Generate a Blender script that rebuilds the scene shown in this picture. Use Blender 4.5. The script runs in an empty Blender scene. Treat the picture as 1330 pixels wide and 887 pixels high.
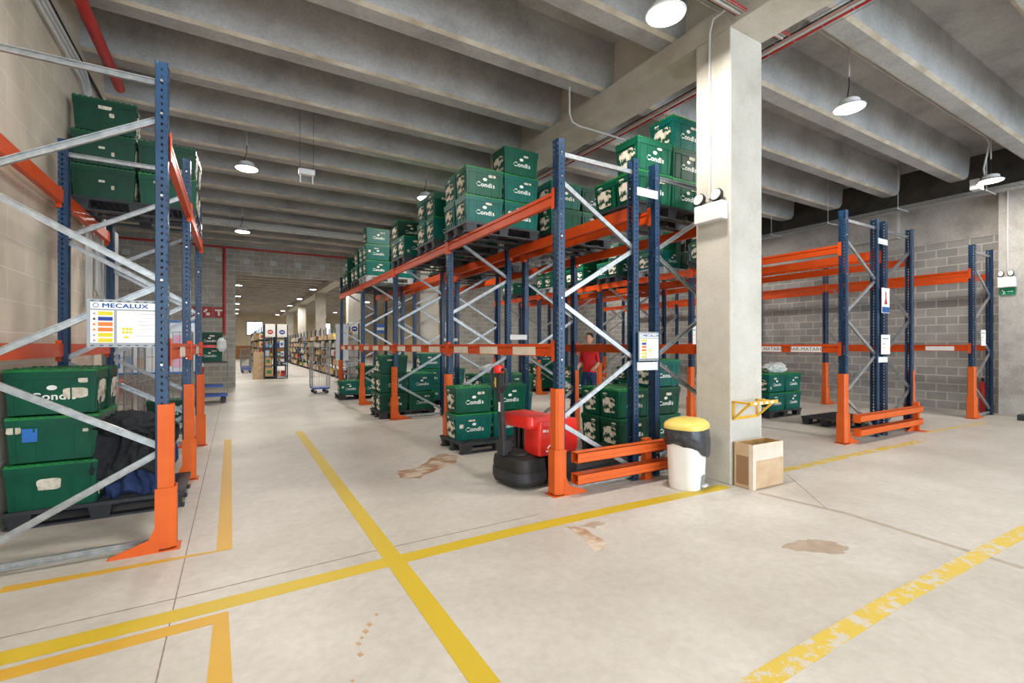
import bpy, bmesh, math, random
from mathutils import Vector, Matrix, noise
random.seed(7)
SC = bpy.context.scene
COL = SC.collection
R = math.radians

# ------------------------------------------------------------------ materials
def srgb(r, g, b):
    f = lambda c: (c / 255 / 12.92) if c / 255 <= 0.04045 else ((c / 255 + 0.055) / 1.055) ** 2.4
    return (f(r), f(g), f(b), 1)

def new_mat(name):
    m = bpy.data.materials.new(name); m.use_nodes = True
    nt = m.node_tree; b = nt.nodes['Principled BSDF']
    return m, nt, b

def M(name, c1, c2=None, scale=4.0, rough=.5, metal=0.0, bump=0.0, stretch=(1, 1, 1), detail=5, lo=.35, hi=.65,
      emit=0, rough2=None, spec=.5, coat=0):
    m, nt, b = new_mat(name)
    b.inputs['Roughness'].default_value = rough
    b.inputs['Metallic'].default_value = metal
    b.inputs['Specular IOR Level'].default_value = spec
    b.inputs['Coat Weight'].default_value = coat
    b.inputs['Base Color'].default_value = c1
    if emit:
        b.inputs['Emission Color'].default_value = c1
        b.inputs['Emission Strength'].default_value = emit
    if c2 is not None or bump:
        tc = nt.nodes.new('ShaderNodeTexCoord'); mp = nt.nodes.new('ShaderNodeMapping')
        mp.inputs['Scale'].default_value = stretch
        nz = nt.nodes.new('ShaderNodeTexNoise'); nz.inputs['Scale'].default_value = scale
        nz.inputs['Detail'].default_value = detail; nz.inputs['Roughness'].default_value = .6
        nt.links.new(tc.outputs['Object'], mp.inputs['Vector']); nt.links.new(mp.outputs['Vector'], nz.inputs['Vector'])
        if c2 is not None:
            cr = nt.nodes.new('ShaderNodeValToRGB')
            cr.color_ramp.elements[0].position = lo; cr.color_ramp.elements[1].position = hi
            cr.color_ramp.elements[0].color = c1; cr.color_ramp.elements[1].color = c2
            nt.links.new(nz.outputs['Fac'], cr.inputs['Fac']); nt.links.new(cr.outputs['Color'], b.inputs['Base Color'])
        if bump:
            bp = nt.nodes.new('ShaderNodeBump'); bp.inputs['Strength'].default_value = bump
            bp.inputs['Distance'].default_value = .01
            nt.links.new(nz.outputs['Fac'], bp.inputs['Height']); nt.links.new(bp.outputs['Normal'], b.inputs['Normal'])
    return m

def concrete(name, base, dark, light, rough=.85, grain=.35):
    """mottled cast concrete: big clouds, fine grain, small pores"""
    m, nt, b = new_mat(name); N = nt.nodes; L = nt.links
    tc = N.new('ShaderNodeTexCoord')
    n1 = N.new('ShaderNodeTexNoise'); n1.inputs['Scale'].default_value = 1.3; n1.inputs['Detail'].default_value = 6; n1.inputs['Roughness'].default_value = .65
    n2 = N.new('ShaderNodeTexNoise'); n2.inputs['Scale'].default_value = 28; n2.inputs['Detail'].default_value = 4
    L.new(tc.outputs['Object'], n1.inputs['Vector']); L.new(tc.outputs['Object'], n2.inputs['Vector'])
    r1 = N.new('ShaderNodeValToRGB'); e = r1.color_ramp.elements
    e[0].position = .3; e[0].color = dark; e[1].position = .72; e[1].color = light
    k = e.new(.5); k.color = base
    L.new(n1.outputs['Fac'], r1.inputs['Fac'])
    mx = N.new('ShaderNodeMixRGB'); mx.blend_type = 'MULTIPLY'; mx.inputs['Fac'].default_value = grain
    r2 = N.new('ShaderNodeValToRGB'); r2.color_ramp.elements[0].position = .3; r2.color_ramp.elements[0].color = (.55, .55, .55, 1)
    r2.color_ramp.elements[1].position = .6; r2.color_ramp.elements[1].color = (1, 1, 1, 1)
    L.new(n2.outputs['Fac'], r2.inputs['Fac']); L.new(r1.outputs['Color'], mx.inputs['Color1']); L.new(r2.outputs['Color'], mx.inputs['Color2'])
    vo = N.new('ShaderNodeTexVoronoi'); vo.inputs['Scale'].default_value = 9
    L.new(tc.outputs['Object'], vo.inputs['Vector'])
    r3 = N.new('ShaderNodeValToRGB'); r3.color_ramp.elements[0].position = .045; r3.color_ramp.elements[0].color = (.35, .33, .3, 1)
    r3.color_ramp.elements[1].position = .075; r3.color_ramp.elements[1].color = (1, 1, 1, 1)
    L.new(vo.outputs['Distance'], r3.inputs['Fac'])
    m2 = N.new('ShaderNodeMixRGB'); m2.blend_type = 'MULTIPLY'; m2.inputs['Fac'].default_value = .6
    L.new(mx.outputs['Color'], m2.inputs['Color1']); L.new(r3.outputs['Color'], m2.inputs['Color2'])
    L.new(m2.outputs['Color'], b.inputs['Base Color']); b.inputs['Roughness'].default_value = rough
    bp = N.new('ShaderNodeBump'); bp.inputs['Strength'].default_value = .25; bp.inputs['Distance'].default_value = .01
    L.new(n2.outputs['Fac'], bp.inputs['Height']); L.new(bp.outputs['Normal'], b.inputs['Normal'])
    return m

def blocks(name, axis, c1, c2, mortar, w=.4, h=.2, mort=.012, rough=.9):
    m, nt, b = new_mat(name); N = nt.nodes; L = nt.links
    tc = N.new('ShaderNodeTexCoord'); sp = N.new('ShaderNodeSeparateXYZ'); cb = N.new('ShaderNodeCombineXYZ')
    L.new(tc.outputs['Object'], sp.inputs['Vector'])
    L.new(sp.outputs[axis], cb.inputs['X']); L.new(sp.outputs['Z'], cb.inputs['Y'])
    br = N.new('ShaderNodeTexBrick'); br.inputs['Scale'].default_value = 1
    br.inputs['Brick Width'].default_value = w; br.inputs['Row Height'].default_value = h
    br.inputs['Mortar Size'].default_value = mort; br.inputs['Mortar Smooth'].default_value = .2
    br.inputs['Color1'].default_value = c1; br.inputs['Color2'].default_value = c2; br.inputs['Mortar'].default_value = mortar
    L.new(cb.outputs['Vector'], br.inputs['Vector'])
    nz = N.new('ShaderNodeTexNoise'); nz.inputs['Scale'].default_value = 2; nz.inputs['Detail'].default_value = 8
    L.new(tc.outputs['Object'], nz.inputs['Vector'])
    rr = N.new('ShaderNodeValToRGB'); rr.color_ramp.elements[0].position = .3; rr.color_ramp.elements[0].color = (.72, .7, .68, 1)
    rr.color_ramp.elements[1].position = .65; rr.color_ramp.elements[1].color = (1, 1, 1, 1); L.new(nz.outputs['Fac'], rr.inputs['Fac'])
    mx = N.new('ShaderNodeMixRGB'); mx.blend_type = 'MULTIPLY'; mx.inputs['Fac'].default_value = .7
    L.new(br.outputs['Color'], mx.inputs['Color1']); L.new(rr.outputs['Color'], mx.inputs['Color2'])
    L.new(mx.outputs['Color'], b.inputs['Base Color']); b.inputs['Roughness'].default_value = rough
    bp = N.new('ShaderNodeBump'); bp.inputs['Strength'].default_value = .5; bp.inputs['Distance'].default_value = .01; bp.invert = True
    L.new(br.outputs['Fac'], bp.inputs['Height']); L.new(bp.outputs['Normal'], b.inputs['Normal'])
    return m

def torn_paper(green):
    m, nt, b = new_mat('torn_paper_on_green'); N = nt.nodes; L = nt.links
    tc = N.new('ShaderNodeTexCoord'); n = N.new('ShaderNodeTexNoise'); n.inputs['Scale'].default_value = 13; n.inputs['Detail'].default_value = 4
    L.new(tc.outputs['Object'], n.inputs['Vector'])
    r = N.new('ShaderNodeValToRGB'); e = r.color_ramp.elements; r.color_ramp.interpolation = 'CONSTANT'
    e[0].position = 0; e[0].color = green; e[1].position = .44; e[1].color = srgb(198, 188, 166)
    k = e.new(.52); k.color = srgb(230, 224, 208)
    L.new(n.outputs['Fac'], r.inputs['Fac']); L.new(r.outputs['Color'], b.inputs['Base Color']); b.inputs['Roughness'].default_value = .8
    return m

def floor_mat():
    m, nt, b = new_mat('power_floated_concrete'); N = nt.nodes; L = nt.links
    tc = N.new('ShaderNodeTexCoord')
    def nz(s, d=5, r=.6):
        n = N.new('ShaderNodeTexNoise'); n.inputs['Scale'].default_value = s; n.inputs['Detail'].default_value = d; n.inputs['Roughness'].default_value = r
        L.new(tc.outputs['Object'], n.inputs['Vector']); return n
    def ramp(n, p0, c0, p1, c1, out='Fac'):
        r = N.new('ShaderNodeValToRGB'); e = r.color_ramp.elements
        e[0].position = p0; e[0].color = c0; e[1].position = p1; e[1].color = c1
        L.new(n.outputs[out], r.inputs['Fac']); return r
    a = ramp(nz(.55, 8, .62), .3, srgb(176, 168, 157), .7, srgb(212, 206, 197))
    f = ramp(nz(14, 6, .7), .3, (.78, .76, .73, 1), .60, (1, 1, 1, 1))
    mx = N.new('ShaderNodeMixRGB'); mx.blend_type = 'MULTIPLY'; mx.inputs['Fac'].default_value = .6
    L.new(a.outputs['Color'], mx.inputs['Color1']); L.new(f.outputs['Color'], mx.inputs['Color2'])
    # scattered tan stains
    s = ramp(nz(1.7, 9, .7), .66, (0, 0, 0, 1), .80, (1, 1, 1, 1))
    m2 = N.new('ShaderNodeMixRGB'); m2.inputs['Color2'].default_value = srgb(168, 140, 108)
    mm = N.new('ShaderNodeMath'); mm.operation = 'MULTIPLY'; mm.inputs[1].default_value = .5
    L.new(s.outputs['Color'], mm.inputs[0]); L.new(mm.outputs[0], m2.inputs['Fac']); L.new(mx.outputs['Color'], m2.inputs['Color1'])
    L.new(m2.outputs['Color'], b.inputs['Base Color'])
    rg = N.new('ShaderNodeMapRange'); rg.inputs['To Min'].default_value = .34; rg.inputs['To Max'].default_value = .62
    L.new(nz(2.3, 6).outputs['Fac'], rg.inputs['Value']); L.new(rg.outputs['Result'], b.inputs['Roughness'])
    b.inputs['Specular IOR Level'].default_value = .42
    return m

def worn_paint(name, c, floor, wear=.62, scale=9):
    m, nt, b = new_mat(name); N = nt.nodes; L = nt.links
    tc = N.new('ShaderNodeTexCoord'); n = N.new('ShaderNodeTexNoise'); n.inputs['Scale'].default_value = scale; n.inputs['Detail'].default_value = 9; n.inputs['Roughness'].default_value = .72
    L.new(tc.outputs['Object'], n.inputs['Vector'])
    r = N.new('ShaderNodeValToRGB'); e = r.color_ramp.elements
    e[0].position = wear; e[0].color = c; e[1].position = wear + .05; e[1].color = floor
    L.new(n.outputs['Fac'], r.inputs['Fac'])
    L.new(r.outputs['Color'], b.inputs['Base Color']); b.inputs['Roughness'].default_value = .5
    return m

BEIGE = srgb(205, 196, 184)
m_floor = floor_mat()
m_conc = concrete('cast_concrete_grey', srgb(178, 177, 175), srgb(154, 152, 149), srgb(196, 195, 193))
m_conc_warm = concrete('cast_concrete_column', srgb(200, 194, 182), srgb(182, 174, 160), srgb(214, 208, 198), grain=.12)
m_conc_wall = concrete('cast_concrete_wall', srgb(178, 173, 166), srgb(150, 144, 136), srgb(196, 191, 184))
m_block_left = blocks('cream_blocks', 'Y', srgb(226, 216, 198), srgb(220, 209, 190), srgb(238, 230, 215), .8, .27, .007)
m_block_right = blocks('grey_blocks_right', 'Y', srgb(150, 148, 144), srgb(172, 168, 162), srgb(200, 196, 188), .4, .2, .014)
m_block_back = blocks('grey_blocks_back', 'X', srgb(172, 168, 159), srgb(190, 186, 176), srgb(210, 205, 195), .4, .2, .014)
m_cream = M('cream_render', srgb(222, 208, 180), srgb(210, 196, 168), 1.5, .9)
m_wood_band = M('tan_panel', srgb(178, 128, 84), srgb(160, 110, 70), 3, .7)
m_yellow = worn_paint('yellow_floor_paint', srgb(200, 170, 40), srgb(200, 186, 130), .63)
m_yellow2 = worn_paint('orange_yellow_floor_paint', srgb(204, 158, 48), srgb(202, 178, 118), .68)
m_yellow_w = worn_paint('worn_yellow_floor_paint', srgb(206, 176, 60), srgb(196, 188, 174), .50, 8)
m_joint = M('floor_joint', srgb(120, 108, 96), srgb(150, 138, 124), 20, .9)
m_joint2 = M('floor_filler', srgb(176, 164, 148), srgb(158, 146, 130), 8, .7)
m_stain = M('brown_stain', srgb(160, 122, 92), srgb(202, 186, 166), 5, .5, lo=.42, hi=.6)
m_drip = M('tan_drip', srgb(184, 150, 112), None, rough=.5)
m_stain2 = M('grey_stain', srgb(160, 140, 122), srgb(176, 158, 140), 9, .45)
m_blue = M('rack_blue', srgb(16, 46, 76), srgb(22, 60, 94), 3, .34, .1, spec=.6)
m_bluel = M('rack_blue_pale', srgb(52, 98, 152), srgb(62, 110, 162), 3, .38, .2, coat=.2)
m_orange = M('rack_orange', srgb(212, 80, 22), srgb(200, 70, 18), 4, .42, spec=.3)
m_guard = M('guard_orange', srgb(220, 100, 36), srgb(210, 90, 30), 4, .45, spec=.35)
m_galv = M('galvanised', srgb(190, 192, 192), srgb(160, 163, 164), 18, .38, .75)
m_bolt = M('zinc', srgb(200, 200, 196), None, rough=.3, metal=.9)
m_green = M('crate_green', srgb(0, 74, 54), srgb(0, 86, 62), 5, .42, spec=.35)
m_green2 = M('crate_teal', srgb(0, 86, 76), srgb(0, 98, 88), 5, .42, spec=.35)
m_green3 = M('crate_dark_green', srgb(4, 56, 38), srgb(6, 68, 46), 5, .45, spec=.35)
m_lid = M('lid_green', srgb(20, 130, 58), srgb(8, 108, 52), 12, .45)
m_lid2 = M('lid_dark', srgb(6, 92, 52), srgb(6, 76, 46), 12, .45)
m_white = M('white_print', srgb(238, 238, 232), None, rough=.6)
m_residue = M('paper_residue', srgb(226, 218, 200), srgb(196, 186, 164), 25, .85, lo=.4, hi=.6)
m_torn = torn_paper(srgb(2, 66, 46))
m_strip = M('cream_strip', srgb(228, 218, 200), srgb(214, 203, 184), 9, .8)
m_paper = M('paper', srgb(240, 238, 232), None, rough=.7)
m_ybar = M('yellow_sticker', srgb(214, 196, 30), None, rough=.5)
m_bluestk = M('blue_sticker', srgb(40, 110, 190), None, rough=.5)
m_black = M('black_plastic', srgb(40, 42, 46), srgb(54, 56, 60), 8, .5)
m_blackr = M('black_rubber', srgb(30, 30, 30), srgb(44, 42, 40), 6, .6)
m_greypal = M('grey_plastic', srgb(170, 176, 178), srgb(150, 156, 158), 5, .55)
m_red = M('glossy_red', srgb(226, 42, 30), srgb(214, 36, 26), 3, .35, coat=.3)
m_redpipe = M('pipe_red', srgb(196, 44, 40), srgb(178, 36, 34), 3, .4)
m_redsign = M('sign_red', srgb(176, 30, 34), None, rough=.5)
m_pvc = M('pvc_grey', srgb(196, 196, 192), None, rough=.45)
m_signgrey = M('sign_grey', srgb(152, 156, 160), None, rough=.45, metal=.3)
m_logo = M('sign_blue', srgb(16, 78, 148), None, rough=.5)
m_signorange = M('sign_orange', srgb(238, 120, 40), None, rough=.5)
m_dkblue = M('sign_dark_blue', srgb(24, 50, 140), None, rough=.5)
m_signgreen = M('sign_green', srgb(0, 120, 80), None, rough=.5)
m_lamp = M('lamp_lens', (1, .97, .92, 1), None, rough=.4, emit=14)
m_lampbody = M('lamp_white', srgb(226, 226, 222), None, rough=.4)
m_cable = M('cable_black', srgb(24, 24, 26), None, rough=.6)
m_bin = M('bin_white', srgb(244, 243, 238), srgb(238, 236, 230), 3, .4)
m_binlid = M('bin_lid_yellow', srgb(238, 214, 112), srgb(230, 202, 98), 4, .35)
m_bag = M('bin_bag', srgb(70, 72, 78), srgb(46, 48, 52), 14, .22, bump=1.0)
m_card = M('cardboard', srgb(206, 176, 142), srgb(190, 158, 124), 6, .85)
m_cardin = M('cardboard_inside', srgb(176, 138, 84), srgb(150, 116, 68), 6, .9)
m_cardpale = M('cardboard_pale', srgb(226, 212, 194), srgb(214, 198, 176), 6, .85)
m_brown = M('tape_brown', srgb(150, 112, 80), None, rough=.4)
m_brackety = M('bracket_yellow', srgb(226, 178, 50), srgb(210, 160, 40), 6, .5)
m_jacket = M('black_cloth', srgb(24, 25, 28), srgb(38, 39, 44), 30, .85, bump=.4)
m_navy = M('navy_cloth', srgb(28, 44, 80), srgb(40, 60, 104), 14, .9, bump=.4)
m_shirt = M('red_cloth', srgb(200, 28, 34), None, rough=.85)
m_skin = M('skin', srgb(206, 156, 128), None, rough=.6)
m_hair = M('hair', srgb(40, 30, 24), None, rough=.8)
m_glassw = M('daylit_window', (.75, .87, 1, 1), None, rough=.3, emit=2.5)
m_void_shade = M('painted_void_shade', srgb(84, 78, 70), srgb(66, 60, 54), 3, .95)  # dark brown colour paints in the shade of the unlit void
m_dolly = M('dolly_blue', srgb(44, 92, 178), None, rough=.45)
m_board = M('board_white', srgb(226, 232, 238), None, rough=.35)
m_boardf = M('board_frame', srgb(60, 120, 190), None, rough=.4)
m_shelf = M('shelf_dark', srgb(58, 68, 84), None, rough=.5, metal=.3)
m_plate = M('plate_grey', srgb(196, 204, 200), None, rough=.5)
m_copper = M('cable_pink', srgb(206, 150, 140), None, rough=.5)

# ------------------------------------------------------------------ mesh building
class MB:
    def __init__(s, default=None):
        s.v = []; s.f = []; s.mi = []; s.mats = []; s.d = default
    def _m(s, m):
        m = m or s.d
        if m not in s.mats: s.mats.append(m)
        return s.mats.index(m)
    def add(s, vs, fs, m=None):
        o = len(s.v); s.v += [tuple(v) for v in vs]; k = s._m(m)
        for f in fs: s.f.append(tuple(o + i for i in f)); s.mi.append(k)
        return s
    def box(s, x0, x1, y0, y1, z0, z1, m=None):
        return s.add([(x0, y0, z0), (x1, y0, z0), (x1, y1, z0), (x0, y1, z0), (x0, y0, z1), (x1, y0, z1), (x1, y1, z1), (x0, y1, z1)],
                     [(0, 3, 2, 1), (4, 5, 6, 7), (0, 1, 5, 4), (1, 2, 6, 5), (2, 3, 7, 6), (3, 0, 4, 7)], m)
    def frustum(s, c, h0, h1, z0, z1, m=None):
        cx, cy = c; (a, b), (p, q) = h0, h1
        return s.add([(cx - a, cy - b, z0), (cx + a, cy - b, z0), (cx + a, cy + b, z0), (cx - a, cy + b, z0),
                      (cx - p, cy - q, z1), (cx + p, cy - q, z1), (cx + p, cy + q, z1), (cx - p, cy + q, z1)],
                     [(0, 3, 2, 1), (4, 5, 6, 7), (0, 1, 5, 4), (1, 2, 6, 5), (2, 3, 7, 6), (3, 0, 4, 7)], m)
    def bar(s, p0, p1, w, h, up=(0, 0, 1), m=None):
        p0, p1 = Vector(p0), Vector(p1); d = (p1 - p0).normalized(); up = Vector(up)
        if abs(d.dot(up)) > .99: up = Vector((0, 1, 0))
        a = d.cross(up).normalized() * w / 2; b = a.cross(d).normalized() * h / 2
        vs = [p + sa * a + sb * b for p in (p0, p1) for sa, sb in ((-1, -1), (1, -1), (1, 1), (-1, 1))]
        return s.add(vs, [(0, 1, 2, 3), (7, 6, 5, 4), (0, 4, 5, 1), (1, 5, 6, 2), (2, 6, 7, 3), (3, 7, 4, 0)], m)
    def tube(s, pts, r, n=10, m=None, caps=True):
        pts = [Vector(p) for p in pts]; rings = []
        u = None
        for i, p in enumerate(pts):
            d = (pts[min(i + 1, len(pts) - 1)] - pts[max(i - 1, 0)]).normalized()
            if u is None:
                u = d.orthogonal().normalized()
            u = (u - d * u.dot(d)).normalized(); w = d.cross(u)
            rr = r[i] if isinstance(r, (list, tuple)) else r
            rings.append([p + rr * (math.cos(t) * u + math.sin(t) * w) for t in [2 * math.pi * k / n for k in range(n)]])
        vs = [v for g in rings for v in g]; fs = []
        for i in range(len(pts) - 1):
            for k in range(n):
                a = i * n + k; b = i * n + (k + 1) % n
                fs.append((a, b, b + n, a + n))
        if caps: fs += [tuple(range(n))[::-1], tuple((len(pts) - 1) * n + k for k in range(n))]
        return s.add(vs, fs, m)
    def lathe(s, prof, n=24, c=(0, 0), m=None, sx=1, sy=1, power=2.0):
        vs = []; fs = []
        for (r, z) in prof:
            for k in range(n):
                t = 2 * math.pi * k / n; ct, st = math.cos(t), math.sin(t)
                e = 2 / power
                x = math.copysign(abs(ct) ** e, ct); y = math.copysign(abs(st) ** e, st)
                vs.append((c[0] + r * sx * x, c[1] + r * sy * y, z))
        for i in range(len(prof) - 1):
            for k in range(n):
                a = i * n + k; b = i * n + (k + 1) % n
                fs.append((a, b, b + n, a + n))
        fs += [tuple(range(n))[::-1], tuple((len(prof) - 1) * n + k for k in range(n))]
        return s.add(vs, fs, m)
    def prism(s, poly, a0, a1, axis='y', m=None):
        """poly = list of 2-D points; extruded along axis from a0 to a1"""
        def P(p, a):
            if axis == 'y': return (p[0], a, p[1])
            if axis == 'x': return (a, p[0], p[1])
            return (p[0], p[1], a)
        n = len(poly); vs = [P(p, a0) for p in poly] + [P(p, a1) for p in poly]
        fs = [tuple(range(n)), tuple(range(2 * n - 1, n - 1, -1))] + [(i, i + n, (i + 1) % n + n, (i + 1) % n) for i in range(n)]
        return s.add(vs, fs, m)
    def mesh(s, name, smooth=False):
        me = bpy.data.meshes.new(name); me.from_pydata(s.v, [], s.f)
        for m in s.mats: me.materials.append(m)
        me.polygons.foreach_set('material_index', s.mi)
        bm = bmesh.new(); bm.from_mesh(me); bmesh.ops.recalc_face_normals(bm, faces=bm.faces); bm.to_mesh(me); bm.free()
        if smooth:
            me.polygons.foreach_set('use_smooth', [True] * len(me.polygons))
            try: me.set_sharp_from_angle(angle=R(38))
            except Exception: pass
        me.update(); return me

def put(name, me, parent=None, loc=(0, 0, 0), rot=(0, 0, 0), label=None, cat=None, group=None, kind=None, bevel=0):
    if isinstance(me, MB): me = me.mesh(name)
    o = bpy.data.objects.new(name, me); COL.objects.link(o)
    o.location = loc; o.rotation_euler = rot
    if parent: o.parent = parent
    if label: o['label'] = label
    if cat: o['category'] = cat
    if group: o['group'] = group
    if kind: o['kind'] = kind
    if bevel:
        b = o.modifiers.new('bevel', 'BEVEL'); b.width = bevel; b.segments = 2; b.limit_method = 'ANGLE'
    return o

def thing(name, label, cat, loc=(0, 0, 0), rz=0, group=None):
    o = bpy.data.objects.new(name, None); COL.objects.link(o); o.empty_display_size = .1
    o.location = loc; o.rotation_euler = (0, 0, rz); o['label'] = label; o['category'] = cat
    if group: o['group'] = group
    return o

def struct(name, mb, **k): return put(name, mb, kind='structure', **k)

def text_mesh(s, size, m, shear=0, bold=0, sx=1.0, align='CENTER'):
    c = bpy.data.curves.new('txt', 'FONT'); c.body = s; c.size = size; c.align_x = align; c.align_y = 'CENTER'
    c.shear = shear; c.offset = bold; c.extrude = .0006; c.space_character = 1.06
    o = bpy.data.objects.new('txt', c); COL.objects.link(o)
    bpy.context.view_layer.update()
    me = bpy.data.meshes.new_from_object(o.evaluated_get(bpy.context.evaluated_depsgraph_get()))
    bpy.data.objects.remove(o); me.materials.clear(); me.materials.append(m)
    if sx != 1:
        for v in me.vertices: v.co.x *= sx
    return me
FACE_NY = (R(90), 0, 0)
FACE_NX = (R(90), 0, R(-90))
FACE_PX = (R(90), 0, R(90))

def jag(cx, cz, w, h, seed, n=26, rough=.22):
    """ragged torn-paper outline, as 2-D points"""
    rnd = random.Random(seed); pts = []
    for k in range(n):
        t = 2 * math.pi * k / n; ct, st = math.cos(t), math.sin(t)
        e = .45
        x = math.copysign(abs(ct) ** e, ct); y = math.copysign(abs(st) ** e, st)
        q = 1 - rnd.random() * rough * (2 if rnd.random() < .25 else 1)
        pts.append((cx + x * w / 2 * q, cz + y * h / 2 * q))
    return pts

# ------------------------------------------------------------------ camera
cam = bpy.data.cameras.new('camera'); co = bpy.data.objects.new('camera', cam); COL.objects.link(co)
co.location = (0, 0, 1.5); co.rotation_euler = (R(90), 0, R(-30.5))
cam.sensor_width = 36; cam.lens = 613 / 1330 * 36; cam.shift_y = 5.5 / 1330; cam.clip_end = 200; cam.clip_start = .05
SC.camera = co

# ------------------------------------------------------------------ setting
YB, YE = -9.0, 62.0     # open loading side behind the viewer, end wall of the far hall
XL, XR = -1.65, 14.55
struct('floor', MB(m_floor).box(-8, 16.5, YB, YE, -.2, 0))
struct('wall_left', MB(m_block_left).box(XL - .3, XL, YB, 9.3, 0, 5.9))
struct('wall_left_return', MB(m_block_back).box(-5.0, XL - .3, 9.0, 9.3, 0, 5.9))
struct('wall_left_rear', MB(m_block_right).box(-5.3, -5.0, 9.0, 19.7, 0, 5.9))
struct('wall_right', MB(m_block_right).box(XR, XR + .3, YB, 19.7, 0, 3.95))
struct('wall_right_upper', MB(m_conc_wall).box(XR - .02, XR + .3, YB, 19.7, 3.95, 4.9))
struct('wall_right_recess', MB(m_void_shade).box(XR + .25, XR + .45, YB, 19.7, 4.6, 5.9))  # recess darkened by its colour, standing for unlit space behind the beam ends
struct('wall_right_band', MB(m_conc_wall).box(XR - .22, XR - .02, 5.3, 19.7, 4.2, 4.9))
struct('wall_pier', MB(m_conc_wall).box(14.2, 14.53, .6, 3.45, 0, 4.9), bevel=.01)
# back wall with the wide opening to the far hall
OX0, OX1 = .05, 8.9
struct('wall_back_left', MB(m_block_back).box(-8.0, OX0, 19.7, 20.0, 0, 5.9))
struct('wall_back_lintel', MB(m_block_back).box(OX0, OX1, 19.7, 20.0, 4.11, 5.9))
struct('wall_back_right', MB(m_block_back).box(OX1, 16.5, 19.7, 20.0, 0, 5.9))
# far hall
struct('wall_far_hall_left', MB(m_cream).box(-8, -7.8, 20, YE, 0, 5.9))
struct('wall_far_hall_right', MB(m_cream).box(16.3, 16.5, 20, YE, 0, 5.9))
struct('wall_far_end', MB(m_cream).box(-8, 16.5, YE, YE + .3, 1.5, 5.9))
struct('wall_far_end_base', MB(m_wood_band).box(-8, 16.5, YE - .02, YE + .3, 0, 1.5))
for n, x in enumerate((2.07, 9.5, 13.0)):
    f = struct('window_%d' % (n + 1), MB(m_shelf).box(x - .85, x + .85, YE - .08, YE - .03, 2.7, 4.3))
    for s in (-1, 1): put('pane', MB(m_glassw).box(x + s * .41 - .37, x + s * .41 + .37, YE - .1, YE - .081, 2.78, 4.22), f)
# slab
struct('ceiling', MB(m_conc).box(-8, 16.5, YB, YE, 5.9, 6.1))
m_edge = M('form_edge_concrete', srgb(206, 196, 178), srgb(170, 156, 134), 2.5, .85)
prof = [(-.11, 5.2), (.11, 5.2), (.155, 5.235), (.19, 5.9), (-.19, 5.9), (-.155, 5.235)]
def edged(mb):
    k = mb._m(m_edge); mb.mi[3] = k; mb.mi[7] = k; return mb
ZB = 5.2; P0 = 2.80; STEP = 1.284
k = -8
while P0 + k * STEP < YE - 1:
    y = P0 + k * STEP
    if abs(y - 19.85) > .35:
        xl = XL if y < 9.2 else (-5.0 if y < 19.6 else -7.8)
        pp = [(y + a, b) for a, b in prof]
        struct('ceiling_beam', edged(MB(m_conc).prism(pp, xl, 4.8, 'x')))
        # right bay: beam end rounded at the wall side
        xe = 14.25 if y < 19.6 else 16.3
        mb = edged(MB(m_conc).prism(pp, 5.0, xe - .25, 'x'))
        vs = []; n = len(pp)
        for i, (dx, lift) in enumerate(((-.25, 0), (-.1, .03), (-.02, .12), (0, .35))):
            vs += [(xe + dx, q[0], q[1] + (lift if q[1] < 5.5 else 0)) for q in pp]
        fs = [(i * n + j, i * n + (j + 1) % n, (i + 1) * n + (j + 1) % n, (i + 1) * n + j) for i in range(3) for j in range(n)]
        fs.append(tuple(3 * n + j for j in range(n)))
        mb.add(vs, fs); struct('ceiling_beam', mb)
    k += 1
# girder: inverted T along the aisle
CX0, CX1 = 4.60, 5.17
gp = [(CX0, 4.94), (CX1, 4.94), (CX1, 5.19), (4.98, 5.19), (4.98, 5.9), (4.79, 5.9), (4.79, 5.19), (CX0, 5.19)]
struct('ceiling_girder', MB(m_conc_warm).prism(gp, YB, 19.7, 'y'))
struct('ceiling_girder', MB(m_conc_warm).prism(gp, 20.0, YE, 'y'))
for i, y in enumerate((3.18, 13.0, 22.9, 32.7, 42.6, 52.4)):
    w = .44 if i == 0 else .5
    struct('concrete_column', MB(m_conc_warm).box(CX0, CX1, y, y + w, 0, 4.94), bevel=.012)

# floor joints and painted lines (flat paint on the slab)
def strip(pts, w, z=.002):
    mb = MB(); P = [Vector((p[0], p[1])) for p in pts]
    L_, R_ = [], []
    for i, p in enumerate(P):
        d = (P[min(i + 1, len(P) - 1)] - P[max(i - 1, 0)]).normalized(); nn = Vector((-d.y, d.x)) * w / 2
        if 0 < i < len(P) - 1:
            d1 = (P[i] - P[i - 1]).normalized(); c = max(.5, abs(nn.normalized().dot(Vector((-d1.y, d1.x))))); nn = nn / c
        L_.append(p + nn); R_.append(p - nn)
    vs = [(q.x, q.y, 0.0003) for q in L_ + R_] + [(q.x, q.y, z) for q in L_ + R_]; n = len(P); fs = []
    for i in range(n - 1):
        fs += [(i, i + 1, n + i + 1, n + i), (2 * n + i, 2 * n + i + 1, 3 * n + i + 1, 3 * n + i),
               (i, i + 1, 2 * n + i + 1, 2 * n + i), (n + i, n + i + 1, 3 * n + i + 1, 3 * n + i)]
    return vs, fs
FL = 613.0
CB, SB = math.cos(R(30.5)), math.sin(R(30.5))
def gnd(u, v, z=0.0):       # picture point of the photograph -> place on the floor
    d = (1.5 - z) * FL / (v - 449); t = (u - 665) / FL
    return (d * (SB + t * CB), d * (CB - t * SB))
LZ = [0]
def line(name, pts, w, m, label, cat='floor marking', **k):
    LZ[0] += .00025; vs, fs = strip(pts, w, .0012 + LZ[0]); return put(name, MB(m).add(vs, fs), label=label, cat=cat, **k)
a, b = gnd(500, 731), gnd(942, 631.5)
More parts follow.
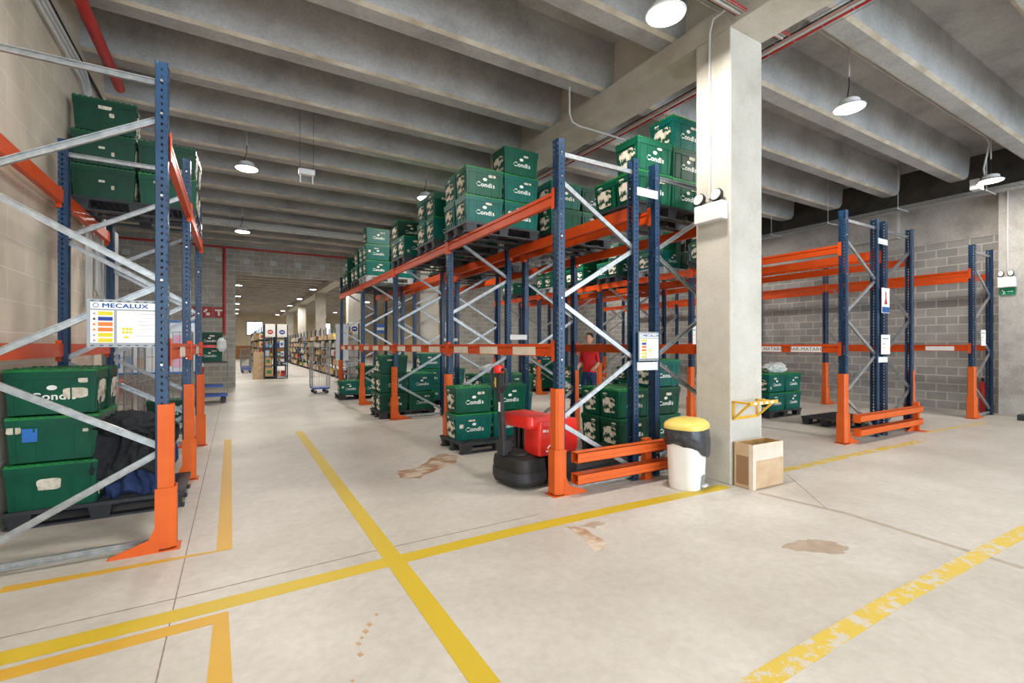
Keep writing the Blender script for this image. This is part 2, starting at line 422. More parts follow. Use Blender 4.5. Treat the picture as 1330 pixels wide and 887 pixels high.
a0, b0 = gnd(0, 856), gnd(660, 692)
line('floor_line', [(a0[0] - 2.5, a0[1] + .02), a0, gnd(250, 794), a, b0, gnd(800, 661), b], .14, m_yellow, 'wide yellow floor line crossing the whole foreground to the concrete column')
line('floor_line', [gnd(1012, 612), gnd(1100, 592.5), gnd(1195, 573)], .13, m_yellow_w, 'faded yellow floor line between the column and the middle rack end')
line('floor_line', [gnd(388, 560), gnd(456, 652), gnd(530, 751), gnd(634, 892)], .125, m_yellow, 'yellow floor line running down the middle of the aisle')
line('floor_line', [gnd(296, 571), gnd(291.5, 714), gnd(0, 767)], .10, m_yellow2, 'yellow corner line around the foot of the left rack')
line('floor_line', [(gnd(300, 800)[0] - 3.0, gnd(300, 800)[1] + .06), gnd(0, 878), gnd(287, 802), gnd(285, 892)], .10, m_yellow2, 'yellow corner line in the bottom left foreground')
line('floor_line', [gnd(960, 902), gnd(1160, 780), gnd(1345, 682), gnd(1500, 610)], .11, m_yellow_w, 'worn yellow floor line running off to the bottom right')
line('floor_line', [gnd(300, 520), gnd(270, 522)], .08, m_yellow_w, 'short faded yellow line near the left end wall')
line('floor_line', [gnd(1200, 562), gnd(1280, 549)], .09, m_yellow_w, 'faded yellow patch line before the rightmost rack')
jx = gnd(222, 800)[0]
struct('floor_joint', MB(m_joint).add(*strip([(jx, .5), (jx + .02, 19.6)], .007, .0012)))
struct('floor_joint', MB(m_joint).add(*strip([gnd(0, 829), gnd(230, 777), gnd(480, 717), gnd(700, 668)], .008, .0012)))
struct('floor_joint', MB(m_joint2).add(*strip([gnd(985, 640), gnd(1100, 667), gnd(1330, 738)], .055, .001)))
struct('floor_joint', MB(m_joint).add(*strip([gnd(1022, 616), gnd(1075, 662)], .008, .0011)))
def blot(pts, m, label, seed=1):
    rnd = random.Random(seed); P = []
    n = len(pts); jit = .02 if seed < 10 else .0015
    for i in range(n):
        a, b = Vector(gnd(*pts[i])), Vector(gnd(*pts[(i + 1) % n]))
        for k in range(4):
            q = a.lerp(b, k / 4); P.append((q.x + rnd.uniform(-jit, jit), q.y + rnd.uniform(-jit, jit)))
    put('floor_stain', MB(m).prism(P, .0003, .0016, 'z'), label=label, cat='stain')
blot([(735, 684), (752, 684), (768, 693), (788, 705), (786, 715), (768, 715), (760, 700), (745, 693)], m_stain, 'brown stain on the floor below the wide yellow line', 3)
blot([(752, 682), (775, 677), (786, 680), (770, 686)], m_stain2, 'small pale stain touching the wide yellow line', 4)
blot([(1016, 711), (1036, 702), (1055, 700), (1085, 704), (1107, 713), (1095, 719), (1060, 717), (1030, 715)], m_stain2, 'grey oval stain on the open floor at right', 5)
blot([(516, 612), (545, 607), (560, 595), (572, 589), (597, 592), (590, 603), (562, 612), (545, 621), (520, 621)], m_stain, 'brown damp stain in front of the nearest ground pallet', 6)
for i, p in enumerate(((489, 798), (480, 811), (475, 820), (470, 828), (466, 836), (468, 850), (458, 884))):
    r = 3 + (i % 3)
    blot([(p[0] - r, p[1]), (p[0], p[1] - r * .6), (p[0] + r, p[1]), (p[0], p[1] + r * .7)], m_drip, 'drip of a dotted brown trail, number %s from its far end' % ('one two three four five six seven'.split()[i]), 10 + i)

# ------------------------------------------------------------------ pallet racking
H = 3.58; DEP = 1.10; UW, UD = .10, .075
def upright_mesh(m):
    """perforated C section: web facing -x, sides facing +-y, sheet steel 3 mm"""
    bm = bmesh.new(); dz = .05; n = int(H / dz)
    def panel(fn, us, holes, hz):
        z = 0.0; grid = []
        zs = [0.0]
        for i in range(n): zs += [i * dz + .014, i * dz + .014 + hz]
        zs.append(H)
        vv = [[bm.verts.new(fn(u, z)) for u in us] for z in zs]
        for r in range(len(zs) - 1):
            for c in range(len(us) - 1):
                if r % 2 == 1 and c in holes: continue
                bm.faces.new((vv[r][c], vv[r][c + 1], vv[r + 1][c + 1], vv[r + 1][c]))
    panel(lambda u, z: (0, u, z), [-.05, -.040, -.021, .021, .040, .05], (1, 3), .030)
    panel(lambda u, z: (u, -.05, z), [0, .027, .042, UD], (1,), .018)
    panel(lambda u, z: (u, .05, z), [0, .027, .042, UD], (1,), .018)
    for s in (-1, 1):
        a = [bm.verts.new(p) for p in ((UD, s * .05, 0), (UD, s * .028, 0), (UD, s * .028, H), (UD, s * .05, H))]; bm.faces.new(a)
    bmesh.ops.remove_doubles(bm, verts=bm.verts, dist=.0001)
    bmesh.ops.recalc_face_normals(bm, faces=bm.faces)
    bmesh.ops.solidify(bm, geom=bm.faces[:], thickness=.003)
    me = bpy.data.meshes.new('upright'); bm.to_mesh(me); bm.free(); me.materials.append(m); return me
ME_UP = upright_mesh(m_blue)
def mirror(me):
    m2 = me.copy()
    for v in m2.vertices: v.co.x = -v.co.x
    m2.flip_normals(); return m2
ME_UPR = mirror(ME_UP)
def channel(p0, p1, w=.045, d=.026):
    """open galvanised C channel between two points in the frame plane (y = 0)"""
    mb = MB(m_galv); p0, p1 = Vector(p0), Vector(p1); dr = (p1 - p0).normalized(); up = Vector((-dr.z, 0, dr.x)); 
    t = .004
    for (o, hh, dd, oy) in ((0, w, t, -d / 2), (w / 2 - t / 2, t, d, 0), (-w / 2 + t / 2, t, d, 0)):
        a = p0 + up * o; b = p1 + up * o
        vs = [q + up * sh * hh / 2 + Vector((0, oy + sd * dd / 2, 0)) for q in (a, b) for sh, sd in ((-1, -1), (1, -1), (1, 1), (-1, 1))]
        mb.add(vs, [(0, 1, 2, 3), (7, 6, 5, 4), (0, 4, 5, 1), (1, 5, 6, 2), (2, 6, 7, 3), (3, 7, 4, 0)])
    return mb.mesh('brace')
xa, xb = .05, DEP - .05
ME_DIAG = []
z = .12; s = 0
for i in range(5):
    z2 = z + .615
    ME_DIAG.append(channel((xb if s == 0 else xa, 0, z + .02), (xa if s == 0 else xb, 0, z2 - .02)))
    z = z2; s ^= 1
ME_HT = channel((xa, 0, 3.44), (xb, 0, 3.44)); ME_HB = channel((xa, 0, .06), (xb, 0, .06))
gm = MB(m_guard)   # protector: boot + upper shroud, chamfered U round the aisle face
def shroud(mb, w, d, z0, z1, back):
    pl = [(-d, -w * .5), (-d, w * .5), (-d * .2, w * .72), (back, w * .72), (back, w * .72 - .006), (-d * .2, w * .72 - .006),
          (-d + .006, w * .5 - .004), (-d + .006, -w * .5 + .004), (-d * .2, -w * .72 + .006), (back, -w * .72 + .006), (back, -w * .72), (-d * .2, -w * .72)]
    n = len(pl); vs = [(p[0], p[1], z0) for p in pl] + [(p[0], p[1], z1) for p in pl]
    # ring made of quads between outer and inner outline
    fs = [(i, i + n, (i + 1) % n + n, (i + 1) % n) for i in range(n)]
    pair = [(0, 7), (1, 6), (2, 5), (3, 4), (11, 8), (10, 9)]
    for zz in (0, n):
        fs += [tuple(zz + q for q in f) for f in ((0, 7, 6, 1), (1, 6, 5, 2), (2, 5, 4, 3), (0, 11, 8, 7), (11, 10, 9, 8))]
    mb.add(vs, fs)
shroud(gm, .088, .035, .42, 1.07, .06)
ME_GUARD = gm.mesh('guard')
gb = MB(m_guard); shroud(gb, .108, .052, .02, .46, .075)
gb.box(-.075, .10, -.085, .085, 0, .008)
gb.prism([(.05, .008), (.33, .008), (.33, .022), (.11, .10), (.075, .18), (.05, .18)], -.083, -.077, 'y').box(.05, .34, -.083, -.03, .0, .009)
ME_BOOT = gb.mesh('boot')
ME_BOLT = MB(m_bolt).tube([(0, -.001, 0), (0, -.008, 0)], .009, 8).mesh('bolt')
ME_PLATE = MB(m_galv).box(-.03, .11, -.07, .07, 0, .006).mesh('foot_plate')
ORD = ['first', 'second', 'third', 'fourth', 'fifth', 'sixth']
def frame(x, y, flip, label, guard=True, group='blue pallet rack frames', guard_back=False, bolts=False):
    t = thing('pallet_rack', label, 'rack', (x, y, 0), math.pi if flip else 0, group)
    a = put('upright', ME_UP, t); b_ = put('upright', ME_UPR, t, (DEP, 0, 0))
    for me in ME_DIAG: put('diagonal_brace', me, t)
    put('horizontal_brace', ME_HT, t); put('horizontal_brace', ME_HB, t)
    if bolts:
        for z in (.75, .95, 1.36, 1.98, 2.6, 3.2, 3.44):
            put('bolt', ME_BOLT, a, (.036, (.05 if flip else -.05), z), (0, 0, math.pi if flip else 0))
    if guard:
        g = put('post_guard', ME_GUARD, t); q = put('guard_boot', ME_BOOT, g)
        if flip: q.scale = (1, -1, 1)
    put('foot_plate', ME_PLATE, t, (DEP - .075, 0, 0))
    if guard_back:
        put('post_guard', ME_GUARD, t, (DEP, 0, 0), (0, 0, math.pi))
    return t
beam_cache = {}
def beam_mesh(L):
    k = round(L, 3)
    if k not in beam_cache:
        pr = [(-.025, -.065), (.025, -.065), (.025, .065), (-.008, .065), (-.008, .028), (-.014, .022), (-.025, .022)]
        pr2 = [(-.025, .028), (-.014, .028), (-.014, .065), (-.025, .065)]
        mb = MB(m_orange).prism([(-.025, -.065), (.025, -.065), (.025, .065), (-.012, .065), (-.012, .018), (-.025, .010)], -L / 2, L / 2, 'y')
        mb.prism([(-.025, .03), (-.012, .03), (-.012, .065), (-.025, .065)], -L / 2, L / 2, 'y')
        cn = MB(m_orange).box(-.031, .012, L / 2 - .004, L / 2 + .002, -.11, .10)
        cn.box(-.036, -.031, L / 2 - .004, L / 2 + .045, -.11, .10)
        beam_cache[k] = (mb.mesh('beam'), cn.mesh('connector'))
    return beam_cache[k]
ME_STRIP = {}
def strip_label(L, text):
    key = text
    if key not in ME_STRIP:
        mb = MB(m_strip if text == '' else m_paper).box(-.0275, -.0255, -.24, .24, -.045, .045)
        ME_STRIP[key] = (mb.mesh('paper_strip'), text_mesh(text, .075, M('print_' + str(len(ME_STRIP)), srgb(96, 84, 76), None, rough=.7), sx=1.1) if text else None)
    return ME_STRIP[key]
def beam(x, y, z, L, flip, label, group='orange rack beams', strips=(), text=None, lower=False):
    """x = plane of upright web; beam sits just in front of it on the aisle side"""
    t = thing('rack_beam', label, 'rack beam', (x, y, z), math.pi if flip else 0, group)
    bm, cn = beam_mesh(L)
    b_ = put('beam_rail', bm, t, (.02, 0, 0)); c1 = put('end_connector', cn, t, (.02, 0, 0)); c2 = put('end_connector', cn, t, (.02, 0, 0)); c2.scale = (1, -1, 1)
    for sy in strips:
        pm, tm = strip_label(L, text)
        o = put('paper_strip', pm, b_, (.0, sy, -.012))
        if tm: put('lettering', tm, o, (-.0282, 0, 0), FACE_NX)
    return t
rows = [  # name, x front, y of the first frame, number of frames, face
    ('front row', 2.79, 3.87, 5), ('second row', 4.15, 3.87, 5),
    ('third row', 8.04, 3.67, 5), ('fourth row', 9.36, 3.67, 5), ('wall row', 13.08, 3.57, 5)]
for name, x, y0, n in rows:
    back = name in ('second row', 'fourth row')   # aisle side is the far side: frame turned round
    for i in range(n):
        y = y0 + i * 2.8
        lab = 'blue %s frame with zigzag braces, %s from the near end of the %s' % ('rack', ORD[i], name)
        if back: frame(x + DEP, y, True, lab, True)
        else: frame(x, y, False, lab, True, bolts=(i == 0))
    for i in range(n - 1):
        y = y0 + 1.4 + i * 2.8
        for side in (0, 1):
            for lev, z in (('upper', 2.995), ('lower', 1.455)):
                if lev == 'lower':
                    if name == 'front row' and side == 1: continue
                    if name in ('second row',) and (side == 0): continue
                    if name in ('fourth row',) and side == 0: continue
                    if name == 'third row' and side == 1: continue
                st = (); tx = None
                if lev == 'lower' and side == 0:
                    if name == 'front row': st = (-.87, 0, .87) if i else (-.80, .05, .9); tx = ''
                    if name == 'third row': st = (-.87, -.23, .55) if i == 0 else (-.87, .3); tx = 'MAR-MATARO'
                    if name == 'wall row': st = (-.89,); tx = None
                    if name == 'wall row' and i: st = ()
                beam(x + (DEP if side else 0), y, z, 2.7, bool(side),
                     'orange %s beam, %s bay, %s side, of the %s' % (lev, ORD[i], 'right' if side else 'left', name), strips=st, text=tx)
# left rack, narrower bays, aisle side to the right
LX = -.42; LY = [4.33, 6.42, 8.50]
for i, y in enumerate(LY):
    frame(LX, y, True, 'blue rack frame with zigzag braces, %s from the near end of the left rack' % ORD[i], bolts=True)
ly = [2.24] + LY
for i in range(3):
    for side in (0, 1):
        if i == 0: continue
        for lev, z in (('upper', 2.995), ('lower', 1.455)):
            beam(LX - (DEP if side else 0), (ly[i] + ly[i + 1]) / 2, z, ly[i + 1] - ly[i] - .1, not side,
                 'orange %s beam of the left rack, %s bay, %s side' % (lev, ('', 'near', 'far')[i], 'wall' if side else 'aisle'),
                 strips=(0,) if (not side and lev == 'lower') else (), text='' if (not side and lev == 'lower') else None)

# row spacers (white plates joining the back-to-back frames)
for (x, y, nm) in ((4.02, 3.87, 'front and second rows'), (9.25, 3.67, 'third and fourth rows')):
    for z, w_ in ((1.27, 'lower'), (3.22, 'upper')):
        put('row_spacer', MB(m_lampbody).box(x - .16, x + .16, y - .062, y - .053, z - .045, z + .045), label='white %s spacer plate joining the %s at their near end' % (w_, nm), cat='spacer plate')
for yy in (9.47,):
    put('row_spacer', MB(m_lampbody).box(3.86, 4.18, yy - .062, yy - .053, 1.60, 1.66), label='white spacer plate joining the front and second rows at the third frames', cat='spacer plate')
put('row_spacer', MB(m_lampbody).box(3.86, 4.18, 6.67 - .062, 6.67 - .053, 1.60, 1.68), label='white spacer plate joining the front and second rows at the second frames', cat='spacer plate')

# end barriers
def barrier(x0, x1, y, label, m, open_end):
    t = thing('rack_end_barrier', label, 'barrier', (x0, y, 0))
    for z in (.335, .12):
        mb = MB(m); L = x1 - x0; th = .006; h = .105; d = .055
        # C rail, hollow, running along x
        mb.box(0, L, -d, -d + th, z, z + h).box(0, L, d - th, d, z, z + h).box(0, L, -d, d, z, z + th).box(0, L, -d, d, z + h - th, z + h)
        mb.box(0, L, -d - .005, -d, z + .018, z + h * .42).box(0, L, -d - .005, -d, z + h * .6, z + h - .012)
        put('rail', mb, t)
        if not open_end:
            put('rail_end_plate', MB(m).box(-.012, 0, -.05, .05, z - .01, z + h + .01), t)
    for px in ((x1 - x0) * .79, ):
        if open_end:
            put('barrier_post', MB(m).box(px - .05, px + .05, .058, .12, 0, .46).box(px - .09, px + .09, .05, .16, 0, .01), t)
    if not open_end:
        put('barrier_post', MB(m).box(x1 - x0 - .03, x1 - x0 + .04, .0, .10, 0, .50).box(x1 - x0 - .1, x1 - x0 + .06, -.12, .12, 0, .012), t)
    return t
barrier(2.92, 4.30, 3.73, 'orange two-rail barrier across the near end of the front row', m_guard, True)
barrier(8.18, 10.42, 3.53, 'orange two-rail barrier across the near end of the third and fourth rows', m_guard, False)

# ------------------------------------------------------------------ crates
CW, CD, CH = .59, .39, .39      # outside size incl. lid; stacking pitch .39
def crate_parts(seed, m, ml, logo, side=None, sheet=False):
    rnd = random.Random(seed); parts = []
    b = MB(m)
    b.frustum((0, 0), (.268, .168), (.284, .184), 0, .305)
    b.frustum((0, 0), (.289, .189), (.291, .191), .295, .352)
    for sx in (-.235, -.12, .12, .235):
        for s in (-1, 1):
            b.add([(sx - .006, s * .165, .0), (sx + .006, s * .165, 0), (sx + .006, s * .172, 0), (sx - .006, s * .172, 0),
                   (sx - .006, s * .18, .3), (sx + .006, s * .18, .3), (sx + .006, s * .189, .3), (sx - .006, s * .189, .3)],
                  [(0, 3, 2, 1), (4, 5, 6, 7), (0, 1, 5, 4), (1, 2, 6, 5), (2, 3, 7, 6), (3, 0, 4, 7)])
    for sy in (-.14, -.05, .05, .14):
        for s in (-1, 1):
            b.add([(s * .262, sy - .006, 0), (s * .262, sy + .006, 0), (s * .274, sy + .006, 0), (s * .274, sy - .006, 0),
                   (s * .278, sy - .006, .3), (s * .278, sy + .006, .3), (s * .292, sy + .006, .3), (s * .292, sy - .006, .3)],
                  [(0, 3, 2, 1), (4, 5, 6, 7), (0, 1, 5, 4), (1, 2, 6, 5), (2, 3, 7, 6), (3, 0, 4, 7)])
    for s in (-1, 1):   # end handle shelf
        b.box(min(s * .27, s * .297), max(s * .27, s * .297), -.15, .15, .283, .299)
    parts.append(('crate_body', b.mesh('crate_body')))
    l = MB(ml)
    l.box(-.293, .293, -.193, .193, .353, .366)
    l.box(-.27, .27, -.17, .17, .366, .374)
    for i in range(12):   # interlocking teeth along both long edges and the centre seam
        x = -.27 + i * .049
        for s in (-1, 1): l.box(x - .013, x + .013, s * .183 - .010, s * .183 + .010, .366, .3745)
        l.box(x - .013, x + .013, -.012 + (i % 2) * .012, (i % 2) * .012 + .012, .374, .384)
    for i in range(6):
        y = -.15 + i * .06
        for s in (-1, 1): l.box(s * .284 - .009, s * .284 + .009, y - .012, y + .012, .366, .3745)
    parts.append(('crate_lid', l.mesh('crate_lid')))
    rs = []
    def on_side(poly, s=-1):    # long face, tilted with the taper
        vs = [(x, s * (.1685 + z * .0525 + .0015), z) for x, z in poly] + [(x, s * (.1685 + z * .0525 + .004), z) for x, z in poly]
        n = len(poly); r = MB(m_residue); rs.append(r); r.add(vs, [tuple(range(n)), tuple(range(2 * n - 1, n - 1, -1))] + [(i, i + n, (i + 1) % n + n, (i + 1) % n) for i in range(n)])
    def on_end(poly, s=-1, mm=None):
        vs = [(s * (.2765 + z * .0525), y, z) for y, z in poly] + [(s * (.2795 + z * .0525), y, z) for y, z in poly]
        n = len(poly); r = MB(mm or m_residue); rs.append(r); r.add(vs, [tuple(range(n)), tuple(range(2 * n - 1, n - 1, -1))] + [(i, i + n, (i + 1) % n + n, (i + 1) % n) for i in range(n)])
    if side is not None:
        for (x, z, w, h) in side: on_side(jag(x, z, w, h, rnd.random(), 18, .07), -1)
    else:
        on_side(jag(rnd.choice((-1, 1)) * rnd.uniform(.04, .12), .275, rnd.uniform(.07, .13), rnd.uniform(.025, .045), rnd.random(), 18, .1), -1)
        if rnd.random() < .6: on_side(jag(rnd.choice((-.2, .2)), rnd.uniform(.08, .22), rnd.uniform(.04, .07), rnd.uniform(.05, .1), rnd.random(), 14, .12), -1)
    on_side(jag(rnd.uniform(-.1, .1), .2, .12, .07, rnd.random()), 1)
    for s in (-1, 1):
        on_end(jag(rnd.uniform(-.02, .02), rnd.uniform(.14, .17), rnd.uniform(.25, .30), rnd.uniform(.2, .25), rnd.random(), 40, .12), s, m_torn)
        if rnd.random() < .6: on_end(jag(rnd.uniform(-.1, .1), .30, .09, .05, rnd.random()), s)
    for r in rs: parts.append(('torn_sticker', r.mesh('torn_sticker')))
    if sheet: parts.append(('blue_sticker', MB(m_bluestk).box(-.19, -.10, -.186, -.178, .17, .28).mesh('blue_sticker')))
    if rnd.random() < .25 and side is None:
        parts.append(('yellow_sticker', MB(m_ybar).add([(-.291, -.11, .07), (-.291, .03, .07), (-.296, .03, .12), (-.296, -.11, .12)], [(0, 1, 2, 3)]).box(-.297, -.288, -.11, .03, .07, .10).mesh('yellow_sticker')))
    if logo: parts.append(('lettering', ME_LOGO))
    return parts
# white wordmark with a leaf oval above, lying on the tapered long side
tm = text_mesh('Condis', .085, m_white, bold=.0018, sx=1.12)
lg = MB(m_white)
vs0 = [tuple(v.co) for v in tm.vertices]; fs0 = [tuple(p.vertices) for p in tm.polygons]
tilt = math.atan(.0525)
def onf(x, y, e): z = .165 + y; return (x, -(.1685 + z * .0525 + .0025 + e), z)
lg.add([onf(x + .01, y - .02, z_ * 1.0) for x, y, z_ in vs0], fs0)
ov = [(.033 * math.cos(t), .055 + .021 * math.sin(t)) for t in [2 * math.pi * k / 20 for k in range(20)]]
lg.add([onf(x, y, 0) for x, y in ov] + [onf(x, y, .001) for x, y in ov], [tuple(range(20)), tuple(range(39, 19, -1))] + [(i, i + 20, (i + 1) % 20 + 20, (i + 1) % 20) for i in range(20)])
ME_LOGO = lg.mesh('lettering')
CR = [crate_parts(i + 11, (m_green, m_green2, m_green3, m_green, m_green2)[i % 5], (m_lid, m_lid, m_lid2)[i % 3], i % 5 != 3) for i in range(10)]
CR += [crate_parts(31, m_green, m_lid, False, [(-.02, .20, .16, .10), (-.10, .31, .06, .03)]), crate_parts(32, m_green, m_lid, False, [(-.24, .27, .09, .06), (.2, .24, .04, .03)], True), crate_parts(33, m_green, m_lid, True, [(.15, .17, .17, .09), (.2, .28, .07, .05)]), crate_parts(34, m_green3, m_lid2, False, [(0, .28, .13, .05), (.06, .2, .05, .05)]), crate_parts(35, m_green3, m_lid2, False, [(-.02, .2, .06, .03), (.08, .14, .03, .05)])]
def crate(x, y, z, label, v=None, group=None, rz=None, cat='crate'):
    v = random.randrange(10) if v is None else v
    t = thing('storage_crate', label, cat, (x, y, z), rz if rz is not None else R(random.uniform(-1.2, 1.2)), group)
    for nm, me in CR[v]: put(nm, me, t)
    return t
def pallet_parts(m):
    d = MB(m); W, D = 1.2, .8
    for y in (-.37, .37): d.box(-.6, .6, y - .03, y + .03, .118, .15)
    for x in (-.57, .57): d.box(x - .03, x + .03, -.4, .4, .118, .15)
    for i in range(1, 17): x = -.6 + i * 1.2 / 17; d.box(x - .009, x + .009, -.36, .36, .125, .149)
    for i in range(1, 11): y = -.4 + i * .8 / 11; d.box(-.56, .56, y - .009, y + .009, .122, .147)
    for s in (-1, 1): d.box(-.6, .6, s * .4 - .012 if s > 0 else s * .4, s * .4 if s > 0 else s * .4 + .012, .06, .12) if False else None
    f = MB(m).frustum((0, 0), (.06, .05), (.08, .065), 0, .119).mesh('foot')
    r = MB(m).box(-.6, .6, -.05, .05, 0, .018).mesh('runner')
    return d.mesh('pallet_deck'), f, r
PALB = pallet_parts(m_black); PALG = pallet_parts(m_greypal)
def pallet(x, y, z, label, grey=False, rz=0):
    t = thing('plastic_pallet', label, 'pallet', (x, y, z), rz)
    d, f, r = PALG if grey else PALB
    put('deck', d, t)
    for i in (-1, 0, 1):
        q = put('runner', r, t, (0, i * .33, 0))
        for j in (-1, 0, 1): put('foot', f, q, (j * .51, 0, 0))
    return t
LAY = ['bottom', 'second', 'third', 'fourth']
def load(desc, x0, y0, z, n, grey=False, off=0.0, vs=None, pal=True, px=0):
    """n = layers for [near left, near right, far left, far right]"""
    if pal: pallet(x0 + .6 + px, y0 + .4, z, ('pale grey' if grey else 'black') + ' plastic pallet under the ' + desc, grey)
    zt = z + .15 if pal else z
    c = 0
    for k, (ix, iy, nm) in enumerate(((0, 0, 'near left'), (1, 0, 'near right'), (0, 1, 'far left'), (1, 1, 'far right'))):
        for L in range(n[k]):
            dx = random.uniform(-.008, .008)
            crate(x0 + .30 + ix * .605 + dx, y0 + .2 + off + iy * .40, zt + L * .39,
                  'green crate, %s layer, %s stack, %s' % (LAY[L], nm, desc), v=(vs[c % len(vs)] if vs else None), group='green storage crates')
            c += 1
U = 3.06
# upper level
load('first upper load of the front row', 2.72, 5.85, U, (2, 3, 2, 2), vs=[1, 0, 4, 6, 5, 1, 9])
load('second upper load of the front row', 2.74, 7.12, U, (2, 2, 2, 2))
load('third upper load of the front row', 2.74, 8.66, U, (1, 1, 2, 2))
load('fourth upper load of the front row', 2.74, 11.6, U, (3, 2, 2, 2), grey=True, vs=[1, 4, 6, 9, 2])
load('fifth upper load of the front row', 2.74, 12.55, U, (2, 2, 1, 1))
load('last upper load of the front row', 2.74, 13.75, U, (2, 2, 1, 1))
load('first upper load of the second row', 4.06, 4.0, U, (2, 3, 1, 1), vs=[0, 5, 0, 2, 6])
load('second upper load of the second row', 4.06, 5.75, U, (2, 2, 2, 2))
load('third upper load of the second row', 4.06, 7.1, U, (1, 1, 1, 1), grey=True)
load('fourth upper load of the second row', 4.06, 8.6, U, (1, 1, 1, 1))
load('fifth upper load of the second row', 4.06, 10.1, U, (1, 2, 1, 1))
load('first upper load of the third row', 7.97, 5.65, U, (2, 2, 2, 2))
load('second upper load of the third row', 7.97, 7.1, U, (2, 1, 2, 1), grey=True)
load('third upper load of the third row', 7.97, 8.5, U, (2, 2, 1, 1))
load('fourth upper load of the third row', 7.97, 9.8, U, (2, 2, 1, 1))
load('fifth upper load of the third row', 7.97, 11.3, U, (2, 2, 2, 1), grey=True)
load('sixth upper load of the third row', 7.97, 13.4, U, (1, 1, 1, 1))
load('first upper load of the fourth row', 9.32, 6.7, U, (2, 2, 1, 1))
load('second upper load of the fourth row', 9.32, 9.5, U, (2, 2, 1, 1))
load('upper load of the left rack', -1.60, 7.12, U, (3, 2, 2, 2), vs=[14, 14, 13, 3, 13, 7, 2])
# floor level
load('nearest ground load of the front row', 2.68, 5.9, 0, (2, 2, 0, 0), off=.22, vs=[4, 0, 6, 5])
load('middle ground load of the front row', 2.55, 9.62, 0, (3, 2, 2, 2), vs=[2, 5, 3, 0, 1])
load('far ground load of the front row', 2.5, 13.6, 0, (1, 2, 0, 2), vs=[4, 1, 2])
load('nearest ground load of the second row', 4.36, 4.63, 0, (2, 3, 2, 2), vs=[2, 0, 5, 2, 4])
load('middle ground load of the second row', 4.20, 8.3, 0, (2, 2, 2, 2))
load('far ground load of the second row', 3.98, 11.2, 0, (3, 2, 2, 2), vs=[4, 1, 9, 6])
load('near ground load of the fourth row', 9.45, 5.65, 0, (2, 2, 2, 2), vs=[4, 9, 1, 6, 4, 1])
load('middle ground load of the fourth row', 9.45, 9.75, 0, (2, 2, 1, 1))
load('ground load of the third row', 8.2, 10.6, 0, (2, 2, 1, 1))
load('far ground load of the third row', 8.4, 12.6, 0, (3, 2, 2, 2))
load('ground load of the left rack', -1.60, 5.32, 0, (3, 0, 3, 0), vs=[10, 11, 12, 3, 0, 2])
pallet(10.0, 4.6, 0, 'empty black pallet on the floor behind the end barrier of the third row')
# stickers seen only on the left ground stack
def sheet(name, x0, x1, y, z0, z1, m, label, cat='sticker', parent=None):
    return put(name, MB(m).box(x0, x1, y - .0015, y, z0, z1), parent, label=label, cat=cat)

# white sacks lying on two loads
def cloth_blob(name, c, s, m, label, cat, seed, amp=.25, fq=3.0, sub=4, flat=True, parent=None):
    bm = bmesh.new(); bmesh.ops.create_icosphere(bm, subdivisions=sub, radius=1)
    for v in bm.verts:
        n = v.co.normalized()
        f = noise.fractal(n * fq + Vector((seed, seed * 2, 0)), 1.0, 2.0, 4)
        r_ = 1 + amp * f - amp * .9 * abs(noise.noise(n * fq * 1.7 + Vector((seed * 3, 0, seed))))
        v.co = Vector((n.x * s[0] * r_, n.y * s[1] * r_, n.z * s[2] * r_))
        if flat and v.co.z < -s[2] * .55: v.co.z = -s[2] * .55
    me = bpy.data.meshes.new(name); bm.to_mesh(me); bm.free(); me.materials.append(m)
    me.polygons.foreach_set('use_smooth', [True] * len(me.polygons))
    return put(name, me, parent, c, label=label, cat=cat)
m_sack = M('plastic_sack', srgb(226, 228, 226), srgb(206, 210, 210), 8, .4)
cloth_blob('plastic_sack', (10.2, 6.0, 1.00), (.30, .22, .14), m_sack, 'crumpled white plastic sack on the near ground load of the fourth row', 'sack', 3)
cloth_blob('plastic_sack', (4.55, 8.55, 1.0), (.26, .2, .12), m_sack, 'crumpled white plastic sack on the middle ground load of the second row', 'sack', 8)

# clothes on the left ground pallet
def garment(name, xr, yr, z0, z1, m, label, seed, lean=0, n=34):
    """thick draped cloth: top slab with deep folds hanging to z0 at the front"""
    mb = MB(m); vs = []; fs = []
    x0, x1 = xr; y0, y1 = yr
    N1, N2 = n, n + 16
    for side in (0, 1):
        for j in range(N2 + 1):
            t = j / N2
            for i in range(N1 + 1):
                s = i / N1; x = x0 + (x1 - x0) * s
                nz = noise.fractal(Vector((s * 5 + seed, t * 3, seed)), 1, 2, 4)
                fold = .022 * math.sin(s * 22 + 3 * nz + t * 3) + .035 * nz
                if t < .45:      # hanging front
                    q = t / .45; y = y0 - fold * .9; z = z0 + (z1 - z0) * q + .05 * math.sin(s * 9 + seed) * (1 - q)
                elif t < .8:
                    q = (t - .45) / .35; y = y0 + (y1 - y0) * q; z = z1 + .07 * math.sin(q * math.pi) + fold * 1.3
                else:
                    q = (t - .8) / .2; y = y1 + .02; z = z1 - (z1 - z0) * .5 * q + fold
                if side: y += .03; z -= .03
                x += .02 * noise.noise(Vector((t * 6, s * 4, seed)))
                vs.append((x + lean * (1 - min(1, t / .45)), y, z))
    W = N1 + 1; O = W * (N2 + 1)
    for side in (0, 1):
        for j in range(N2):
            for i in range(N1):
                a = side * O + j * W + i; fs.append((a, a + 1, a + W + 1, a + W))
    for j in range(N2):
        fs.append((j * W, (j + 1) * W, O + (j + 1) * W, O + j * W)); a = j * W + N1; fs.append((a, a + W, O + a + W, O + a))
    for i in range(N1):
        fs.append((i, i + 1, O + i + 1, O + i)); a = N2 * W + i; fs.append((a, a + 1, O + a + 1, O + a))
    mb.add(vs, fs); me = mb.mesh(name, True)
    return put(name, me, label=label, cat='jacket')
